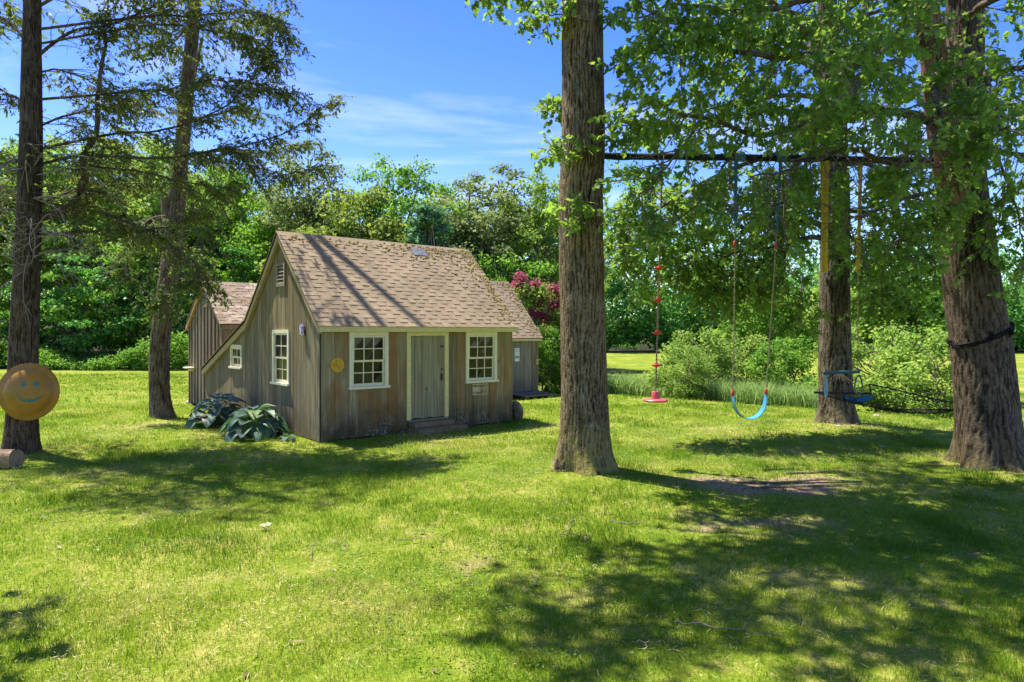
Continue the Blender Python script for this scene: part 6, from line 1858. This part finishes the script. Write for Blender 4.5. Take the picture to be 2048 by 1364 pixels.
fan = [(np.array([s0.lerp(s1, f), s0.lerp(s1, f).lerp(hub, .5) - Vector((0, 0, .02)), hub]), np.array([.003, .003, .003])) for f in np.linspace(.03, .97, 7)]
link('fan_cord', tubes_mesh('fan_cord', rel(fan, hm), plain('pale_cord', (0.15, 0.12, 0.08), .9, .1), 4), hm)
ends = [(np.array([G_[29, k], Vector(G_[29, k]).lerp(P(1962, 770, 10.52), .6), P(1962, 768, 10.52)]), np.array([.006, .006, .006])) for k in range(0, K, 2)]
link('fan_cord', tubes_mesh('fan_cord', rel(ends, hm), M_NET, 4), hm)
pw = empty('pillow', P(1716, 792, 12.78)); pw.rotation_euler = (R(8), 0, R(-20)); tag(pw, 'teal pillow lying in the rope hammock', 'pillow')
n1, n2 = 20, 12; vs_, fs_ = [], []
for sgn in (1, -1):
    for j in range(n2):
        for i in range(n1):
            x, y = (i / (n1 - 1) * 2 - 1), (j / (n2 - 1) * 2 - 1)
            hh = max(0, (1 - abs(x) ** 2.6) * (1 - abs(y) ** 2.6)) ** .6
            vs_.append((x * .245 * (1 - .06 * (1 - y * y)), y * .15, sgn * .055 * hh + .015 * math.sin(3 * x) - .09 * (1 - x * x)))
for q in range(2):
    for j in range(n2 - 1):
        for i in range(n1 - 1):
            a0 = q * n1 * n2 + j * n1 + i; fs_.append((a0, a0 + 1, a0 + n1 + 1, a0 + n1))
m = MB(); m.add(vs_, fs_); m.build('cushion', plain('teal_cloth', (0.03, 0.17, 0.20), .8, .1, 0, .2, 12), pw, True)

# dark strap round the leaning trunk
sp_ = empty('tree_strap', P(1960, 668, 10.1)); tag(sp_, 'dark strap tied slantwise round the leaning oak trunk', 'strap')
cc_ = np.array(P(1960, 668, 10.1)); ring_ = []
for t in np.linspace(0, 2 * np.pi, 49):
    x, y = .405 * math.cos(t), .405 * math.sin(t)
    ring_.append(np.array([x, y, .17 * math.cos(t) * (1 if math.sin(t) < 0 else .6)]))
ring_ = np.array(ring_)
link('band', tubes_mesh('band', [(ring_, np.full(49, .017)), (ring_ + np.array([0, 0, -.035]) + .006 * rng.normal(size=ring_.shape), np.full(49, .013))], plain('black_strap', (0.012, 0.011, 0.012), .8, .1), 7), sp_)
MB().tube([(.15, -.375, .08), (.18, -.385, .05), (.19, -.375, .0), (.16, -.375, -.04)], [.022, .036, .034, .015], 8).build('knot', plain('black_strap_knot', (0.012, 0.011, 0.012), .8, .1), sp_, True)

# ------------------------------------------------------------------ sticks and stones on the lawn
def lawn_pt(px, py):
    Y = F * H / (py - HZ); x = (px - CX) / F * Y
    for _ in range(4):
        z = gz(x, Y); Y = F * (H - z) / (py - HZ); x = (px - CX) / F * Y
    return np.array([x, Y, gz(x, Y)])
M_STICK = plain('grey_stick', (0.24, 0.19, 0.13), .9, .1, 0, .4, 20)
for pxs, r_, lab in [([(1352, 1252), (1420, 1266), (1500, 1276), (1575, 1288)], .010, 'long thin bare stick lying in the shaded grass at the lower right'),
                     ([(1118, 1078), (1150, 1078), (1172, 1088), (1168, 1094)], .010, 'short hooked pale stick in the sunny grass before the oak'),
                     ([(1134, 1070), (1138, 1055), (1150, 1048)], .012, 'stubby upright twig beside the hooked pale stick'),
                     ([(1218, 1050), (1255, 1055), (1300, 1050)], .011, 'pale straight stick at the edge of the shade before the oak'),
                     ([(620, 1122), (624, 1105), (636, 1098)], .010, 'small curved stick in the sunny grass on the left of the lawn'),
                     ([(792, 1088), (825, 1087), (858, 1081)], .008, 'thin stick in the sunny grass below the shed door'),
                     ([(1270, 1296), (1300, 1298), (1322, 1294)], .007, 'short reddish twig low in the grass at the bottom of the lawn')]:
    pts = [lawn_pt(*q) + np.array([0, 0, .045]) for q in pxs]
    pp = spline(pts, 14) + rng.normal(size=(14, 3)) * .006
    o = empty('stick', tuple(pp[0])); tag(o, lab, 'stick')
    tb = [(pp - pp[0], np.linspace(r_ * .6, r_ * .25, 14))]
    q = pp[8] - pp[0]; tb.append((np.array([q, q + rng.normal(size=3) * .05 + np.array([.04, .03, .02])]), np.array([r_ * .5, r_ * .2])))
    link('shaft', tubes_mesh('shaft', tb, M_STICK, 6), o)
pt = lawn_pt(522, 1062)
o = empty('dead_leaf', (pt[0], pt[1], pt[2] + .05)); tag(o, 'pale curled dead leaf on a stalk in the sunny grass', 'leaf')
link('blade', leaf_mesh('blade', np.array([[0, 0, 0.], [.03, .01, .005]]), np.array([[.9, .4, .25], [-.9, .5, .1]]), np.array([[0, -.5, .8], [0, -.4, .9]]), np.array([.11, .07]), OAK_SMALL, plain('bleached_leaf', (0.34, 0.34, 0.2), .8, .1)), o)
MB().tube([(0, 0, 0), (.08, -.03, -.02), (.14, -.04, -.03)], .004, 5).build('stalk', M_STICK, o)
def stone(px, py, s_, lab):
    p = lawn_pt(px, py); me = bpy.data.meshes.new('stone'); bm = bmesh.new(); bmesh.ops.create_icosphere(bm, subdivisions=3, radius=1)
    for v in bm.verts:
        v.co *= 1 + .35 * (mnoise.noise(v.co * 1.3 + Vector((px, py, 0))))
        v.co = Vector((v.co.x * s_, v.co.y * s_ * .8, v.co.z * s_ * .45))
    bm.to_mesh(me); bm.free(); me.polygons.foreach_set('use_smooth', [True] * len(me.polygons)); me.materials.append(M_STONE)
    o = link('stone', me, None, (p[0], p[1], p[2] + s_ * .12)); tag(o, lab, 'stone')
M_STONE = plain('pale_stone', (0.42, 0.39, 0.33), .9, .1, 0, .3, 14)
stone(1764, 894, .06, 'pale flat stone on the shaded mound, right of the speckled oak')
stone(1752, 832, .07, 'pale stone on the sunlit grass under the hammock')
stone(1676, 852, .05, 'small stone at the foot of the speckled oak')
stone(380, 806, .13, 'dark-footed rock at the corner of the board-and-batten shed')
